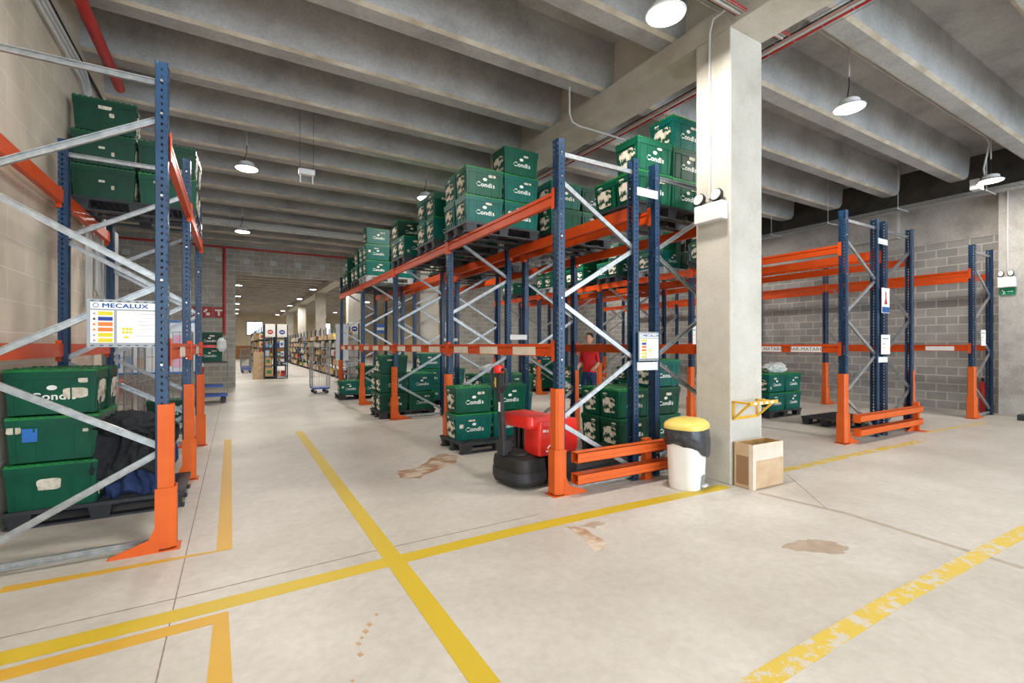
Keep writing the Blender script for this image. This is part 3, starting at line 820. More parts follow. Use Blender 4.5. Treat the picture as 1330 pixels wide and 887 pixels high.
garment('navy_jacket', (-.98, -.50), (5.42, 5.95), .16, .50, m_navy, 'navy blue work jacket hanging at the pallet edge under the black jacket', 5.1)
jk = garment('black_jacket', (-1.02, -.50), (5.36, 5.98), .36, .72, m_jacket, 'black padded jacket heaped beside the green crates of the left rack', 2.3, lean=-.05)
cloth_blob('collar', (-.77, 5.33, .80), (.25, .17, .12), m_jacket, None, None, 6, amp=.45, fq=4, parent=jk)

# ------------------------------------------------------------------ signs on the racking
def load_sign(x0, x1, y, z0, z1, label, big):
    w = x1 - x0; h = z1 - z0
    t = thing('load_sign', label, 'sign', (x0, y, z0))
    b = MB(m_signgrey).box(0, w, -.012, 0, 0, h)
    put('sign_plate', b, t)
    put('header', MB(m_paper).box(.05 * w, .98 * w, -.015, -.0122, h * .80, h * .94), t)
    put('instructions_panel', MB(m_paper).box(.05 * w, .36 * w, -.015, -.0122, h * .09, h * .77), t)
    put('drawing_panel', MB(m_paper).box(.40 * w, .98 * w, -.015, -.0122, h * .09, h * .77), t)
    cs = (m_ybar, m_dkblue, m_signorange, m_signorange, m_ybar, m_ybar)
    bars = MB()
    for i, c in enumerate(cs):
        z = h * (.70 - i * .112); bars.box(.15 * w, .345 * w, -.0165, -.0152, z - .035 * h, z + .045 * h, c)
    put('coloured_bars', bars, t)
    pic = MB()
    for i, c in enumerate((m_signgrey, m_cable, m_signorange, m_signorange, m_signgrey, m_signgrey)):
        z = h * (.70 - i * .112)
        pic.prism([(.075 * w, z - .02 * h), (.125 * w, z - .02 * h), (.10 * w, z + .035 * h)], -.0165, -.0152, 'y', c)
    put('pictograms', pic, t)
    dr = MB(m_ybar)
    for i in range(3):
        for j in range(2): dr.box(w * (.47 + i * .05), w * (.51 + i * .05), -.0165, -.0152, h * (.29 + j * .07), h * (.34 + j * .07))
    dr.prism([(w * .48, h * .19), (w * .58, h * .19), (w * .53, h * .25)], -.0165, -.0152, 'y')
    for i in range(7):
        z = h * (.70 - i * .078); dr.box(w * .68, w * (.95 - .05 * (i % 3)), -.0162, -.0152, z, z + h * .008, m_signgrey)
    put('rack_drawing', dr, t)
    t1 = text_mesh('MECALUX', h * .125, m_logo, sx=1.3, align='LEFT'); e = h * .006
    bt = MB(m_logo); v1 = [tuple(v.co) for v in t1.vertices]; f1 = [tuple(p.vertices) for p in t1.polygons]
    for dx, dy, dz in ((-e, 0, 0), (0, 0, .0003), (e, 0, .0006), (0, e * .6, .0009), (0, -e * .6, .0012)): bt.add([(p[0] + dx, p[1] + dy, p[2] + dz) for p in v1], f1)
    tx = bt.mesh('lettering')
    put('lettering', tx, t, (w * .20, -.0155, h * .868), FACE_NY)
    lg_ = MB(m_logo)
    for k in range(10):
        a1, a2 = 2 * math.pi * k / 10, 2 * math.pi * (k + .75) / 10
        r1, r2 = h * .035, h * .052
        lg_.prism([(w * .12 + r1 * math.cos(a1), h * .87 + r1 * math.sin(a1)), (w * .12 + r2 * math.cos(a1), h * .87 + r2 * math.sin(a1)),
                   (w * .12 + r2 * math.cos(a2), h * .87 + r2 * math.sin(a2)), (w * .12 + r1 * math.cos(a2), h * .87 + r1 * math.sin(a2))], -.0165, -.0152, 'y')
    put('emblem', lg_, t)
    ho = MB(m_cable)
    for i in range(8):
        for z in (.965, .035): ho.box(w * (.05 + i * .12), w * (.10 + i * .12), -.0135, -.0118, h * z - .008 * h, h * z + .008 * h)
    put('slots', ho, t)
load_sign(-.875, -.468, 4.300, 1.49, 1.825, 'grey and white load-capacity sign on the near frame of the left rack', True)
load_sign(3.86, 4.17, 3.80, 1.33, 1.655, 'white load-capacity sign between the near frames of the front and second rows', False)
def paper_sign(x0, x1, y, z0, z1, label, blue=False, rot=0):
    t = thing('rack_notice', label, 'notice', ((x0 + x1) / 2, y, z0))
    t.rotation_euler = (0, 0, rot); w = (x1 - x0) / 2; h = z1 - z0
    put('sheet', MB(m_paper).box(-w, w, -.006, 0, 0, h), t)
    if blue:
        put('blue_footer', MB(m_logo).box(-w * .95, w * .95, -.009, -.0062, h * .02, h * .24), t)
        put('red_figure', MB(m_redsign).prism([(-w * .4, h * .35), (w * .35, h * .35), (w * .15, h * .6), (w * .1, h * .85), (-w * .15, h * .85), (-w * .1, h * .6)], -.009, -.0062, 'y'), t)
    else:
        mb = MB(m_signgreen).box(-w * .8, w * .6, -.008, -.0062, h * .78, h * .82)
        mb.box(-w * .6, -w * .2, -.008, -.0062, h * .5, h * .56, m_signorange).box(-w * .6, -w * .2, -.008, -.0062, h * .3, h * .36, m_ybar)
        put('printed_marks', mb, t)
paper_sign(9.13, 9.40, 3.585, 2.04, 2.45, 'white and blue poster with red figure on the paired posts of the third row', True)
paper_sign(9.11, 9.42, 3.585, 1.36, 1.68, 'white notice sheet on the paired posts below the blue and white poster')
paper_sign(13.36, 13.62, 3.50, 1.50, 1.83, 'white notice sheet on the near frame of the wall row')
paper_sign(8.03, 8.12, 6.40, 1.5, 1.9, 'narrow white notice on a far post of the third row')

# ------------------------------------------------------------------ bin, box, bracket
t = thing('pedal_bin', 'white pedal bin with black liner and yellow lid before the concrete column', 'bin', (4.17, 3.40, 0), R(20))
t.scale = (1.08, 1.08, 1.04)
b = MB(m_bin); b.lathe([(.168, 0), (.172, .02), (.180, .10), (.200, .54), (.205, .56)], 40, sx=1.0, sy=.86, power=3.0)
put('bin_body', b.mesh('bin_body', True), t)
put('pedal_recess', MB(m_signgrey).prism([(-.05, .0), (.05, .0), (.05, .14), (-.05, .14)], -.158, -.150, 'y'), t)
put('pedal', MB(m_bin).box(-.04, .04, -.19, -.15, .03, .05), t)
bg = []
pl = []
for (r_, z) in ((.205, .40), (.222, .43), (.228, .48), (.224, .54), (.218, .60), (.214, .62)): pl.append((r_, z))
lb = MB(m_bag); lb.lathe(pl, 64, sx=1.0, sy=.86, power=3.0); me = lb.mesh('bin_liner', True)
for v in me.vertices:
    a_ = math.atan2(v.co.y, v.co.x); w_ = max(0, (.62 - v.co.z) / .22)
    s_ = 1 + .045 * w_ * noise.noise(Vector((math.cos(a_) * 6, math.sin(a_) * 6, v.co.z * 14))) + .05 * w_ * max(0, math.cos(a_ - R(-60)))
    v.co.x *= s_; v.co.y *= s_
    if v.co.z < .45: v.co.z += -.09 * max(0, math.cos(a_ - R(-55))) + .010 * math.sin(a_ * 7) + .05 * max(0, math.cos(a_ - R(170)))
put('bin_liner', me, t)
put('bin_lid', MB(m_binlid).lathe([(.21, .60), (.226, .605), (.228, .635), (.215, .66), (.18, .685), (.12, .70), (.02, .705)], 40, sx=1.0, sy=.86, power=3.0).mesh('bin_lid', True), t)

t = thing('cardboard_box', 'open worn cardboard box standing against the foot of the concrete column', 'box', (4.62, 2.94, 0), R(-2))
w, d, h, th = .52, .215, .47, .008
put('box_walls', MB(m_card).box(0, w, 0, th, 0, .30).box(0, w, d - th, d, 0, h).box(0, th, th, d - th, 0, h).box(w - th, w, th, d - th, 0, h).box(0, w, 0, d, 0, .01), t)
put('pale_front', MB(m_cardpale).box(0, w, 0, th, .30, h), t, label='paler upper half of the front')
put('lining', MB(m_cardin).box(th, w - th, th, th + .004, .02, h - .005).box(th, w - th, d - th - .004, d - th, .02, h - .005).box(th, th + .004, th, d - th, .02, h - .005).box(w - th - .004, w - th, th, d - th, .02, h - .005), t)
put('flap', MB(m_card).bar((w + .004, d * .5, h - .01), (w + .03, d * .5, h - .33), d * .8, .006, up=(1, 0, 0)), t)
put('corner_tape', MB(m_cardpale).box(-.003, .05, -.003, 0, 0, h).box(-.003, 0, -.003, .04, 0, h), t)
put('side_print', MB(m_brown).box(-.0015, 0, .05, .19, .04, .34), t)

t = thing('yellow_bracket', 'yellow two-arm steel bracket fixed to the face of the concrete column', 'bracket', (4.62, 3.18, .70))
for x in (.02, .45):
    mb = MB(m_brackety); mb.bar((x, -.006, 0), (x, -.006, .20), .03, .012, up=(0, 1, 0)); mb.bar((x, 0, .195), (x, -.20, .195), .03, .02)
    mb.bar((x, -.004, .01), (x, -.19, .185), .03, .016)
    put('bracket_arm', mb, t)
put('cross_bar', MB(m_brackety).box(0, .50, -.215, -.19, .175, .21), t)
put('lower_bar', MB(m_brackety).box(.02, .46, -.014, 0, .0, .03), t)
mb = MB(m_white)
for i in range(4): mb.box(.06 + i * .1, .11 + i * .1, -.219, -.2155, .18, .205)
put('reflective_marks', mb, t)

# emergency light on the column
t = thing('emergency_light', 'twin-lamp white emergency light on the side of the near concrete column', 'emergency light', (CX0, 3.40, 2.87))
put('housing', MB(m_lampbody).box(-.10, 0, -.19, .17, 0, .20), t, bevel=.01)
for y in (-.10, .12):
    hd = put('lamp_head', MB(m_cable).lathe([(.05, -.03), (.07, -.01), (.075, .02), (.068, .03)], 24).mesh('lamp_head', True), t, (-.06, y, .27), (0, R(-78), R(0)))
    put('lens', MB(m_pvc).lathe([(.062, .031), (.06, .036)], 24), hd)
    put('swivel', MB(m_cable).tube([(0, 0, -.02), (-.06, 0, -.0)], .012, 8), hd)
t = thing('emergency_light', 'white emergency light with green exit sign on the right wall pier', 'emergency light', (14.2, 3.30, 2.74))
t.scale = (1, .68, 1)
put('housing', MB(m_lampbody).box(-.10, 0, -.20, .20, 0, .22), t, bevel=.01)
for y in (-.09, .13):
    hd = put('lamp_head', MB(m_cable).lathe([(.05, -.03), (.07, -.01), (.075, .02), (.068, .03)], 24).mesh('lamp_head', True), t, (-.06, y, .29), (0, R(-75), 0))
    put('lens', MB(m_pvc).lathe([(.062, .031), (.06, .036)], 24), hd)
ex = put('exit_sign', MB(m_signgreen).box(-.03, -.0, -.17, .17, -.16, -.01), t)
man = MB(m_white)
X_ = -.033
def sp(poly): man.prism([(y, z) for y, z in poly], X_, X_ + .003, 'x')
sp([(.10, -.06), (.115, -.045), (.13, -.06), (.115, -.075)])
sp([(.08, -.08), (.10, -.07), (.085, -.11), (.065, -.115)])
sp([(.075, -.11), (.09, -.115), (.11, -.15), (.095, -.15)])
sp([(.065, -.11), (.08, -.11), (.05, -.145), (.04, -.14)])
sp([(.08, -.08), (.07, -.075), (.045, -.09), (.05, -.098)])
sp([(-.0, -.082), (-.10, -.082), (-.10, -.07), (-.13, -.088), (-.10, -.106), (-.10, -.094), (0, -.094)])
put('running_figure_and_arrow', man, ex)

# ------------------------------------------------------------------ electric pallet truck
t = thing('pallet_truck', 'red and black electric pallet truck with tall tiller beside the front row', 'pallet truck', (2.49, 4.36, 0), R(8))
# local: x forward towards the forks, y across
def rounded(prof_w, z0, z1, x0, x1, m, r=.06, top=.85):
    mb = MB(m); n = 8; pts = []
    hw = prof_w / 2
    for (cx, cy, a0) in ((x0 + r, -hw + r, 180), (x1 - .02, -hw + .02, 270), (x1 - .02, hw - .02, 0), (x0 + r, hw - r, 90)):
        rr = r if cx == x0 + r else .02
        for k in range(n + 1): a = R(a0 + 90 * k / n); pts.append((cx + rr * math.cos(a), cy + rr * math.sin(a)))
    cxm = (x0 + x1) / 2; N = len(pts); vs = []
    rings = ((z0, .94), (z0 + .03, 1), (z1 - .09, 1.0), (z1 - .03, .96), (z1, top))
    for z, s in rings: vs += [(cxm + (p[0] - cxm) * s, p[1] * s, z) for p in pts]
    fs = [(i * N + j, i * N + (j + 1) % N, (i + 1) * N + (j + 1) % N, (i + 1) * N + j) for i in range(len(rings) - 1) for j in range(N)]
    fs += [tuple(range(N))[::-1], tuple((len(rings) - 1) * N + j for j in range(N))]
    return mb.add(vs, fs)
cv = rounded(.56, .04, .34, -.02, .33, m_blackr, .13, .74)
cover = put('drive_cover', cv.mesh('drive_cover', True), t)
put('cover_band', rounded(.575, .15, .175, -.027, .335, m_black, .13, .995).mesh('cover_band', True), cover)
put('cover_hump', MB(m_blackr).lathe([(.12, .33), (.115, .36), (.08, .375), (.02, .378)], 24, c=(.15, -.02), sy=1.2).mesh('hump', True), cover)
put('chassis', MB(m_blackr).box(.35, .74, -.31, .31, .05, .34), t, bevel=.02)
ms = MB(m_black)
for y in (-.03, .06, .15, .22): ms.box(.30, .37, y - .022, y + .022, .34, .64)
ms.box(.37, .42, -.05, .24, .34, .66)
put('mast', ms, t)
hood = rounded(.56, .63, .755, .10, .50, m_red, .07, .93)
put('hood', hood.mesh('hood', True), t)
bx_ = rounded(.27, .345, .70, .19, .76, m_red, .04, .94); bx_.v = [(a, c - .192, e) for a, c, e in bx_.v]
bb = put('battery_box', bx_.mesh('battery_box', True), t)
put('side_base', MB(m_blackr).box(.36, .76, -.32, -.06, .05, .345).box(.42, .76, -.06, .31, .05, .60), t, bevel=.015)
em = MB(m_white)
for k in range(8):
    a, c = R(20 + k * 17), R(20 + (k + 1) * 17)
    em.prism([(.36 + .055 * math.cos(a), .40 + .045 * math.sin(a)), (.36 + .068 * math.cos(a), .40 + .058 * math.sin(a)), (.36 + .068 * math.cos(c), .40 + .058 * math.sin(c)), (.36 + .055 * math.cos(c), .40 + .045 * math.sin(c))], -.3305, -.321, 'y')
em.box(.28, .44, -.3305, -.321, .385, .402)
put('emblem', em, bb)
put('model_marks', MB(m_white).box(.24, .26, -.331, -.321, .595, .62).box(.267, .28, -.331, -.321, .595, .62).box(.293, .315, -.331, -.321, .592, .617), bb)
vn = MB(m_black)
for i in range(7): vn.box(.36, .54, -.3295, -.322, .46 + i * .02, .465 + i * .02)
put('vents', vn, bb)
for y in (-.17, .17):
    fk = MB(m_black); fk.box(.74, 1.88, y - .08, y + .08, .045, .10).box(1.8, 1.9, y - .06, y + .06, .05, .085)
    f_ = put('fork', fk, t, bevel=.008)
    put('load_roller', MB(m_greypal).tube([(1.65, y - .06, .04), (1.65, y + .06, .04)], .038, 14), f_)
put('drive_wheel', MB(m_blackr).tube([(.17, -.05, .07), (.17, .05, .07)], .07, 20), t)
tl = thing('x', 'x', 'x')
bpy.data.objects.remove(tl)
til = put('tiller', MB(m_black).bar((.02, .06, .34), (-.035, .06, 1.03), .075, .05, up=(1, 0, 0)).box(-.03, .10, -.0, .12, .33, .48), t, bevel=.01)
put('tiller_label', MB(m_paper).box(-.052, -.049, .03, .06, .80, .90), til)
# head loop
lp = MB(m_black)
pts = []
for sgn in (1, -1):
    pts = [(-.035, .06, 1.00), (-.04, .06 + sgn * .06, 1.03), (-.045, .06 + sgn * .125, 1.08), (-.045, .06 + sgn * .135, 1.15), (-.045, .06 + sgn * .13, 1.22), (-.045, .06 + sgn * .10, 1.255), (-.045, .06 + sgn * .05, 1.245)]
    lp.tube(pts, [.024, .022, .019, .018, .018, .018, .016], 10)
lp.box(-.075, -.01, .02, .10, 1.00, 1.20)
hd = put('tiller_head', lp, til)
put('stop_button', MB(m_red).lathe([(.03, 1.20), (.055, 1.215), (.06, 1.25), (.05, 1.285), (.02, 1.295)], 20, c=(-.045, .06)).mesh('stop_button', True), hd)
put('button_strip', MB(m_ybar).box(-.078, -.075, .07, .09, 1.06, 1.16), hd)

# ------------------------------------------------------------------ lamps
def lamp(x, y, label, power=120, z=4.72, tall=True, on=True):
    t = thing('high_bay_lamp', label, 'lamp', (x, y, z), group='round high bay lamps')
    put('housing', MB(m_lampbody).lathe([(.19, 0), (.195, .012), (.17, .03), (.13, .055), (.125, .10), (.11, .115), (.02, .12)], 32).mesh('housing', True), t)
    put('lens', MB(m_lamp).lathe([(.02, -.012), (.16, -.010), (.182, .002)], 32).mesh('lens', True), t)
    put('hook', MB(m_bolt).tube([(-.03, 0, .115), (-.025, 0, .15), (0, 0, .165), (.025, 0, .15), (.03, 0, .115)], .006, 8), t)
    put('cable', MB(m_cable).tube([(-.05, 0, .10), (-.03, 0, .2), (.0, 0, .3), (0, 0, .45)], .007, 6), t)
    put('drop_rod', MB(m_pvc).tube([(0, 0, .43), (0, 0, 5.9 - z)], .011, 6), t)
    L = bpy.data.lights.new('lamp_light', 'AREA'); L.shape = 'DISK'; L.size = .34; L.energy = power; L.color = (1, .955, .89)
    lo = bpy.data.objects.new('lamp_light', L); COL.objects.link(lo); lo.location = (x, y, z - .02)
    return t
LP = 88
XS = (('left aisle', .2), ('front row', 3.62), ('right aisle', 7.2), ('wall side', 12.76))
YS = ((-2.98, 'behind'), (3.2, 'near'), (9.86, 'middle'), (15.0, 'far'))
for cn, x in XS:
    for y, rn in YS:
        if cn == 'front row' and y == 15.0: continue
        lamp(x, y, 'round white high bay lamp, %s lamp of the %s line' % (rn, cn), LP, z=4.72 if y < 12 else 4.64)
for cn, x in (('left aisle', .2), ('middle', 3.9), ('right', 8.5)):
    for j, y in enumerate((22.70, 29.12, 35.54, 41.96, 48.38, 54.8)):
        lamp(x, y, 'round white high bay lamp in the far hall, %s of the %s line' % (ORD[j], cn), 125)

# ------------------------------------------------------------------ pipes, trays, conduits
def pipe(name, pts, r, m, label, cat='pipe', n=12):
    return put(name, MB(m).tube(pts, r, n).mesh(name, True), label=label, cat=cat)
pp = pipe('red_pipe', [(-1.33, -8, 4.95), (-1.33, 8.2, 4.98)], .06, m_redpipe, 'thick red sprinkler pipe along the top of the cream left wall')
pipe('red_pipe', [(-5, 19.6, 5.0), (14.4, 19.6, 5.0)], .035, m_redpipe, 'thin red pipe running along the top of the grey back wall')
pipe('red_pipe', [(-.30, 19.6, 5.0), (-.30, 19.6, 1.9)], .045, m_redpipe, 'red pipe dropping down the grey back wall beside the opening')
for i, (x, z) in enumerate(((-1.60, 4.55), (-1.60, 4.63), (-1.60, 4.71))):
    pipe('wall_conduit', [(x, -8, z + .2), (x, 7.6 + i * .1, z + .2), (x, 7.8 + i * .1, z + .1), (x, 7.85 + i * .1, z - .2), (x, 7.85 + i * .1, 2.0)], .02, m_pvc,
         'grey conduit along the cream left wall, %s of three' % ('lowest', 'middle', 'topmost')[i], 'conduit')
pipe('wall_conduit', [(-1.61, -8, 4.98), (-1.61, 8.8, 4.98)], .018, m_cable, 'dark cable run just under the ceiling of the cream left wall', 'conduit')
for i in range(3):
    pipe('wall_conduit', [(-1.60, 8.35 + i * .14, 3.0), (-1.60, 8.35 + i * .14, 2.25), (-1.58, 8.5 + i * .07, 2.15)], .022, m_pvc, 'short pale conduit looping on the left wall end, %s of three' % ('left', 'middle', 'right')[i], 'conduit')
put('service_duct', MB(m_signgrey).box(-1.65, -1.52, 8.95, 9.25, .3, 3.2), label='grey upright service duct at the far end of the left wall', cat='duct')
# pipe tray bundles near the column
def tray(pts, label, off):
    t = thing('pipe_tray', label, 'cable tray')
    P = [Vector(p) for p in pts]; d = (P[1] - P[0]).normalized(); s = Vector((-d.y, d.x, 0))
    for k, (o, z, r, m, nm) in enumerate(((-.05, 0, .014, m_redpipe, 'red_pipe'), (-.015, .01, .011, m_pvc, 'grey_pipe'), (.018, .0, .014, m_pvc, 'white_pipe'), (.048, .01, .010, m_copper, 'pink_cable'), (.07, .02, .008, m_cable, 'dark_cable'))):
        put(nm, MB(m).tube([p + s * o + Vector((0, 0, z)) for p in P], r, 8), t)
    w = MB(m_galv); L = (P[1] - P[0]).length; n = int(L / .3)
    for i in range(n + 1):
        q = P[0] + d * (i * L / n); w.tube([q - s * .07 + Vector((0, 0, .05)), q - s * .07 - Vector((0, 0, .03)), q + s * .09 - Vector((0, 0, .03)), q + s * .09 + Vector((0, 0, .05))], .0018, 4)
    for o, z in ((-.07, .05), (.09, .05), (-.07, -.03), (.09, -.03)): w.tube([p + s * o + Vector((0, 0, z)) for p in P], .003, 4)
    put('wire_basket', w, t)
    hg = MB(m_galv)
    for i in range(1, int(L / 1.3)):
        q = P[0] + d * (i * 1.3); hg.tube([q + s * .09 + Vector((0, 0, .05)), q + s * .09 + Vector((0, 0, .9))], .004, 5)
    put('hanger_rods', hg, t)
tray([(1.5, 3.05, 5.0), (5.38, 3.05, 5.0)], 'wire tray with red and grey pipes passing over the near concrete column', 0)
tray([(5.5, -6, 5.0), (5.5, 19.5, 5.0)], 'long wire tray with red pipes running beside the girder', 0)
def basket(p0, p1, w_, h_, label, hang=5.2):
    t = thing('cable_tray', label, 'cable tray'); P0_, P1_ = Vector(p0), Vector(p1); d = (P1_ - P0_).normalized(); s = Vector((-d.y, d.x, 0)); L = (P1_ - P0_).length
    w = MB(m_lampbody); z = Vector((0, 0, 1))
    for o, zz in ((-w_ / 2, h_), (w_ / 2, h_), (-w_ / 2, 0), (w_ / 2, 0), (-w_ / 4, 0), (0, 0), (w_ / 4, 0), (-w_ / 2, h_ / 2), (w_ / 2, h_ / 2)): w.bar(P0_ + s * o + z * zz, P1_ + s * o + z * zz, .018, .018)
    n = int(L / .06)
    for i in range(n):
        q = P0_ + d * (i * L / n)
        for a_, b_ in ((-s * w_ / 2 + z * h_, -s * w_ / 2), (-s * w_ / 2, s * w_ / 2), (s * w_ / 2, s * w_ / 2 + z * h_)): w.bar(q + a_, q + b_, .018, .018, up=tuple(d))
    put('wire_mesh', w, t)
    hg = MB(m_pvc)
    for i in range(1, int(L / 1.6) + 1):
        q = P0_ + d * (i * 1.6); 
        if i * 1.6 > L: break
        hg.tube([q - s * w_ * .6 - z * .02, q + s * w_ * .6 - z * .02], .012, 6); hg.tube([q - s * w_ * .6 - z * .02, q - s * w_ * .6 + z * (hang - p0[2])], .006, 6)
    put('hangers', hg, t); return t
basket((-4.9, 15.3, 4.85), (13.3, 15.3, 4.85), .30, .10, 'white wire cable tray crossing high up before the back wall')
tr = thing('cable_tray', 'galvanised cable tray running high along the right wall', 'cable tray')
put('tray_body', MB(m_galv).box(13.5, 13.8, -6, 19, 4.70, 4.706).box(13.5, 13.505, -6, 19, 4.7, 4.78).box(13.795, 13.8, -6, 19, 4.7, 4.78), tr)
hg = MB(m_pvc)
for i in range(12):
    y = 1.9 + i * 1.5; hg.tube([(13.25, y, 4.69), (13.85, y, 4.69)], .012, 6); hg.tube([(13.3, y, 4.69), (13.3, y, 5.9)], .007, 6)
put('hangers', hg, tr)
pipe('conduit', [(4.60 - .015, 3.43, 3.14), (4.585, 3.43, 4.80), (4.55, 3.40, 4.97), (4.47, 3.30, 5.04), (4.47, 3.05, 5.05)], .013, m_pvc, 'thin white conduit climbing the column from the twin-lamp emergency light', 'conduit')
pipe('conduit', [(4.12, 5.38, 5.19), (4.12, 5.38, 4.80), (4.17, 5.38, 4.70), (4.3, 5.38, 4.67), (5.5, 5.38, 4.67)], .013, m_pvc, 'thin white conduit dropping under the girder above the crates', 'conduit')
pipe('conduit', [(6.4, 3.22, 5.55), (12.6, 3.22, 5.55), (12.75, 3.22, 5.45), (12.75, 3.3, 5.0), (12.85, 3.3, 4.7)], .016, m_pvc, 'grey conduit running between ceiling beams past the right lamps', 'conduit')
put('junction_box', MB(m_pvc).box(6.22, 6.42, 3.12, 3.32, 5.51, 5.59), label='grey junction box at the start of the right ceiling conduit', cat='junction box')
pipe('conduit', [(14.18, 3.30, 3.03), (14.18, 3.30, 4.9)], .014, m_pvc, 'white conduit down the right wall pier to the exit light', 'conduit')
put('junction_box', MB(m_pvc).box(12.72, 12.94, 3.35, 3.5, 4.62, 4.82), label='small grey box beside the farthest right lamp', cat='junction box')
t = thing('ceiling_sensor', 'small white box sensor hanging under the left ceiling', 'sensor', (1.0, 8.15, 4.22))
put('sensor_body', MB(m_lampbody).box(-.12, .12, -.05, .05, 0, .09), t, bevel=.01)
put('suspension', MB(m_cable).tube([(-.1, 0, .09), (-.1, 0, 1.67)], .003, 5).tube([(.1, 0, .09), (.1, 0, 1.67)], .003, 5), t)
put('side_legs', MB(m_lampbody).tube([(-.09, 0, 0), (-.09, 0, -.13)], .008, 6).tube([(.09, 0, 0), (.09, 0, -.13)], .008, 6), t)
# small plates over the opening
for i in range(12):
    x = -3.9 + i * .86 + (.0 if i < 6 else .0)
    put('wall_plate', MB(m_plate).box(x - .1, x + .1, 19.67, 19.7, 4.48, 4.66), label='small pale plate on the back wall, %s from the left' % ('first second third fourth fifth sixth seventh eighth ninth tenth eleventh twelfth'.split()[i]), cat='wall plate', group='plates over the opening')
# red fire signs
t = thing('fire_sign', 'red fire safety sign with white symbols on the grey back wall', 'sign', (-1.35, 19.66, 2.50))
for i in range(3):
    pl_ = put('sign_tile', MB(m_redsign).box(i * .36, i * .36 + .33, -.02, 0, 0, .36), t)
    mb = MB(m_white)
    x = i * .36
    if i == 0: mb.box(x + .08, x + .14, -.023, -.0205, .06, .30).prism([(x + .18, .06), (x + .27, .06), (x + .225, .26)], -.023, -.0205, 'y')
    if i == 1: mb.prism([(x + .06, .2), (x + .16, .3), (x + .2, .26), (x + .12, .16)], -.023, -.0205, 'y').box(x + .15, x + .26, -.023, -.0205, .06, .16)
    if i == 2: mb.box(x + .05, x + .28, -.023, -.0205, .22, .28).box(x + .14, x + .20, -.023, -.0205, .06, .22)
    put('symbol', mb, pl_)
put('small_plate', MB(m_plate).box(-1.3, -1.0, 19.66, 19.7, 2.95, 3.05), label='small pale plate above the red fire signs', cat='wall plate')

# ------------------------------------------------------------------ left back corner
t = thing('fire_extinguisher', 'red fire extinguisher hung on the grey back wall behind the trolley', 'extinguisher', (-1.0, 19.58, .55))
put('cylinder', MB(m_red).lathe([(.09, 0), (.10, .02), (.10, .5), (.07, .58), (.03, .60)], 20).mesh('c', True), t)
put('valve', MB(m_cable).lathe([(.03, .60), (.03, .68)], 12), t)
put('label_band', MB(m_white).lathe([(.102, .22), (.102, .36)], 20), t)
t = thing('fire_extinguisher', 'red fire extinguisher standing by the right wall pier', 'extinguisher', (14.42, 3.75, 0))
put('cylinder', MB(m_redpipe).lathe([(.05, 0), (.055, .02), (.055, .62), (.03, .70)], 16).mesh('c', True), t)
put('valve', MB(m_cable).lathe([(.02, .70), (.02, .78)], 10), t)
# notice board on the floor stand
t = thing('notice_board', 'blue framed white notice board covered with papers behind the left rack', 'notice board', (-2.15, 12.0, 0))
put('panel', MB(m_board).box(0, 1.45, -.02, .02, .95, 2.0), t)
put('frame', MB(m_boardf).box(-.03, 1.48, -.03, .03, .92, .96).box(-.03, 1.48, -.03, .03, 1.98, 2.02).box(-.03, .01, -.03, .03, .92, 2.02).box(1.44, 1.48, -.03, .03, .92, 2.02), t)
put('stand', MB(m_boardf).box(.1, .14, -.02, .02, 0, .95).box(1.3, 1.34, -.02, .02, 0, .95).box(.08, .16, -.3, .3, 0, .04).box(1.28, 1.36, -.3, .3, 0, .04), t)
pcs = [m_bluestk, M('pink_paper', srgb(232, 178, 206), None), M('green_paper', srgb(110, 200, 140), None), m_paper, M('peach_paper', srgb(240, 206, 176), None), M('sky_paper', srgb(150, 196, 236), None)]
for i in range(14):
    x = .06 + (i % 7) * .2; z = 1.05 + (i // 7) * .46; m = pcs[(i * 5 + i // 7) % 6]
    put('paper', MB(m).box(x, x + .15, -.026, -.021, z, z + random.uniform(.2, .34)), t)
def roll_cage(x, y, label, w=.8, d=.7, h=1.75, blue=True, rz=0):
    t = thing('roll_cage', label, 'roll cage', (x, y, 0), rz)
    put('base', MB(m_dolly if blue else m_galv).box(0, w, 0, d, .15, .19), t)
    for i, (cx, cy) in enumerate(((.08, .08), (w - .08, .08), (.08, d - .08), (w - .08, d - .08))):
        c = put('castor', MB(m_black).tube([(cx, cy - .02, .055), (cx, cy + .02, .055)], .055, 14), t)
        put('fork', MB(m_galv).box(cx - .03, cx + .03, cy - .03, cy + .03, .09, .15), c)
    for s, nm in ((0, 'side_panel'), (1, 'side_panel')):
        mb = MB(m_galv); xx = s * w
        for k in range(6): yy = k * d / 5; mb.tube([(xx, yy, .19), (xx, yy, h)], .006 if 0 < k < 5 else .012, 6)
        for z in (.5, .9, 1.3, h): mb.tube([(xx, 0, z), (xx, d, z)], .006, 6)
        put(nm, mb, t)
    mb = MB(m_galv)
    for k in range(1, 7): xx = k * w / 7; mb.tube([(xx, d, .19), (xx, d, h)], .005, 6)
    for z in (.5, .9, 1.3, h): mb.tube([(0, d, z), (w, d, z)], .006, 6)
    put('back_panel', mb, t)
    return t
roll_cage(-2.35, 9.6, 'galvanised wire roll cage with a red tub behind the left rack', w=.85, d=.7, blue=False)
roll_cage(-1.35, 9.75, 'empty galvanised wire roll cage right of the red tub', w=.7, d=.7, blue=False)
t = thing('red_tub', 'red plastic tub standing inside the roll cage behind the left rack', 'tub', (-1.93, 9.95, .19))
put('tub_body', MB(m_red).frustum((0, 0), (.24, .2), (.29, .25), 0, .70), t)
put('tub_rim', MB(m_red).box(-.32, .32, -.28, .28, .70, .74), t)
crate(-.98, 9.6, .19 + .005, 'green crate low in the roll cage right of the red tub', v=2) if False else crate(-.98, 10.1, .195, 'green crate inside the empty wire roll cage behind the left rack', v=2)
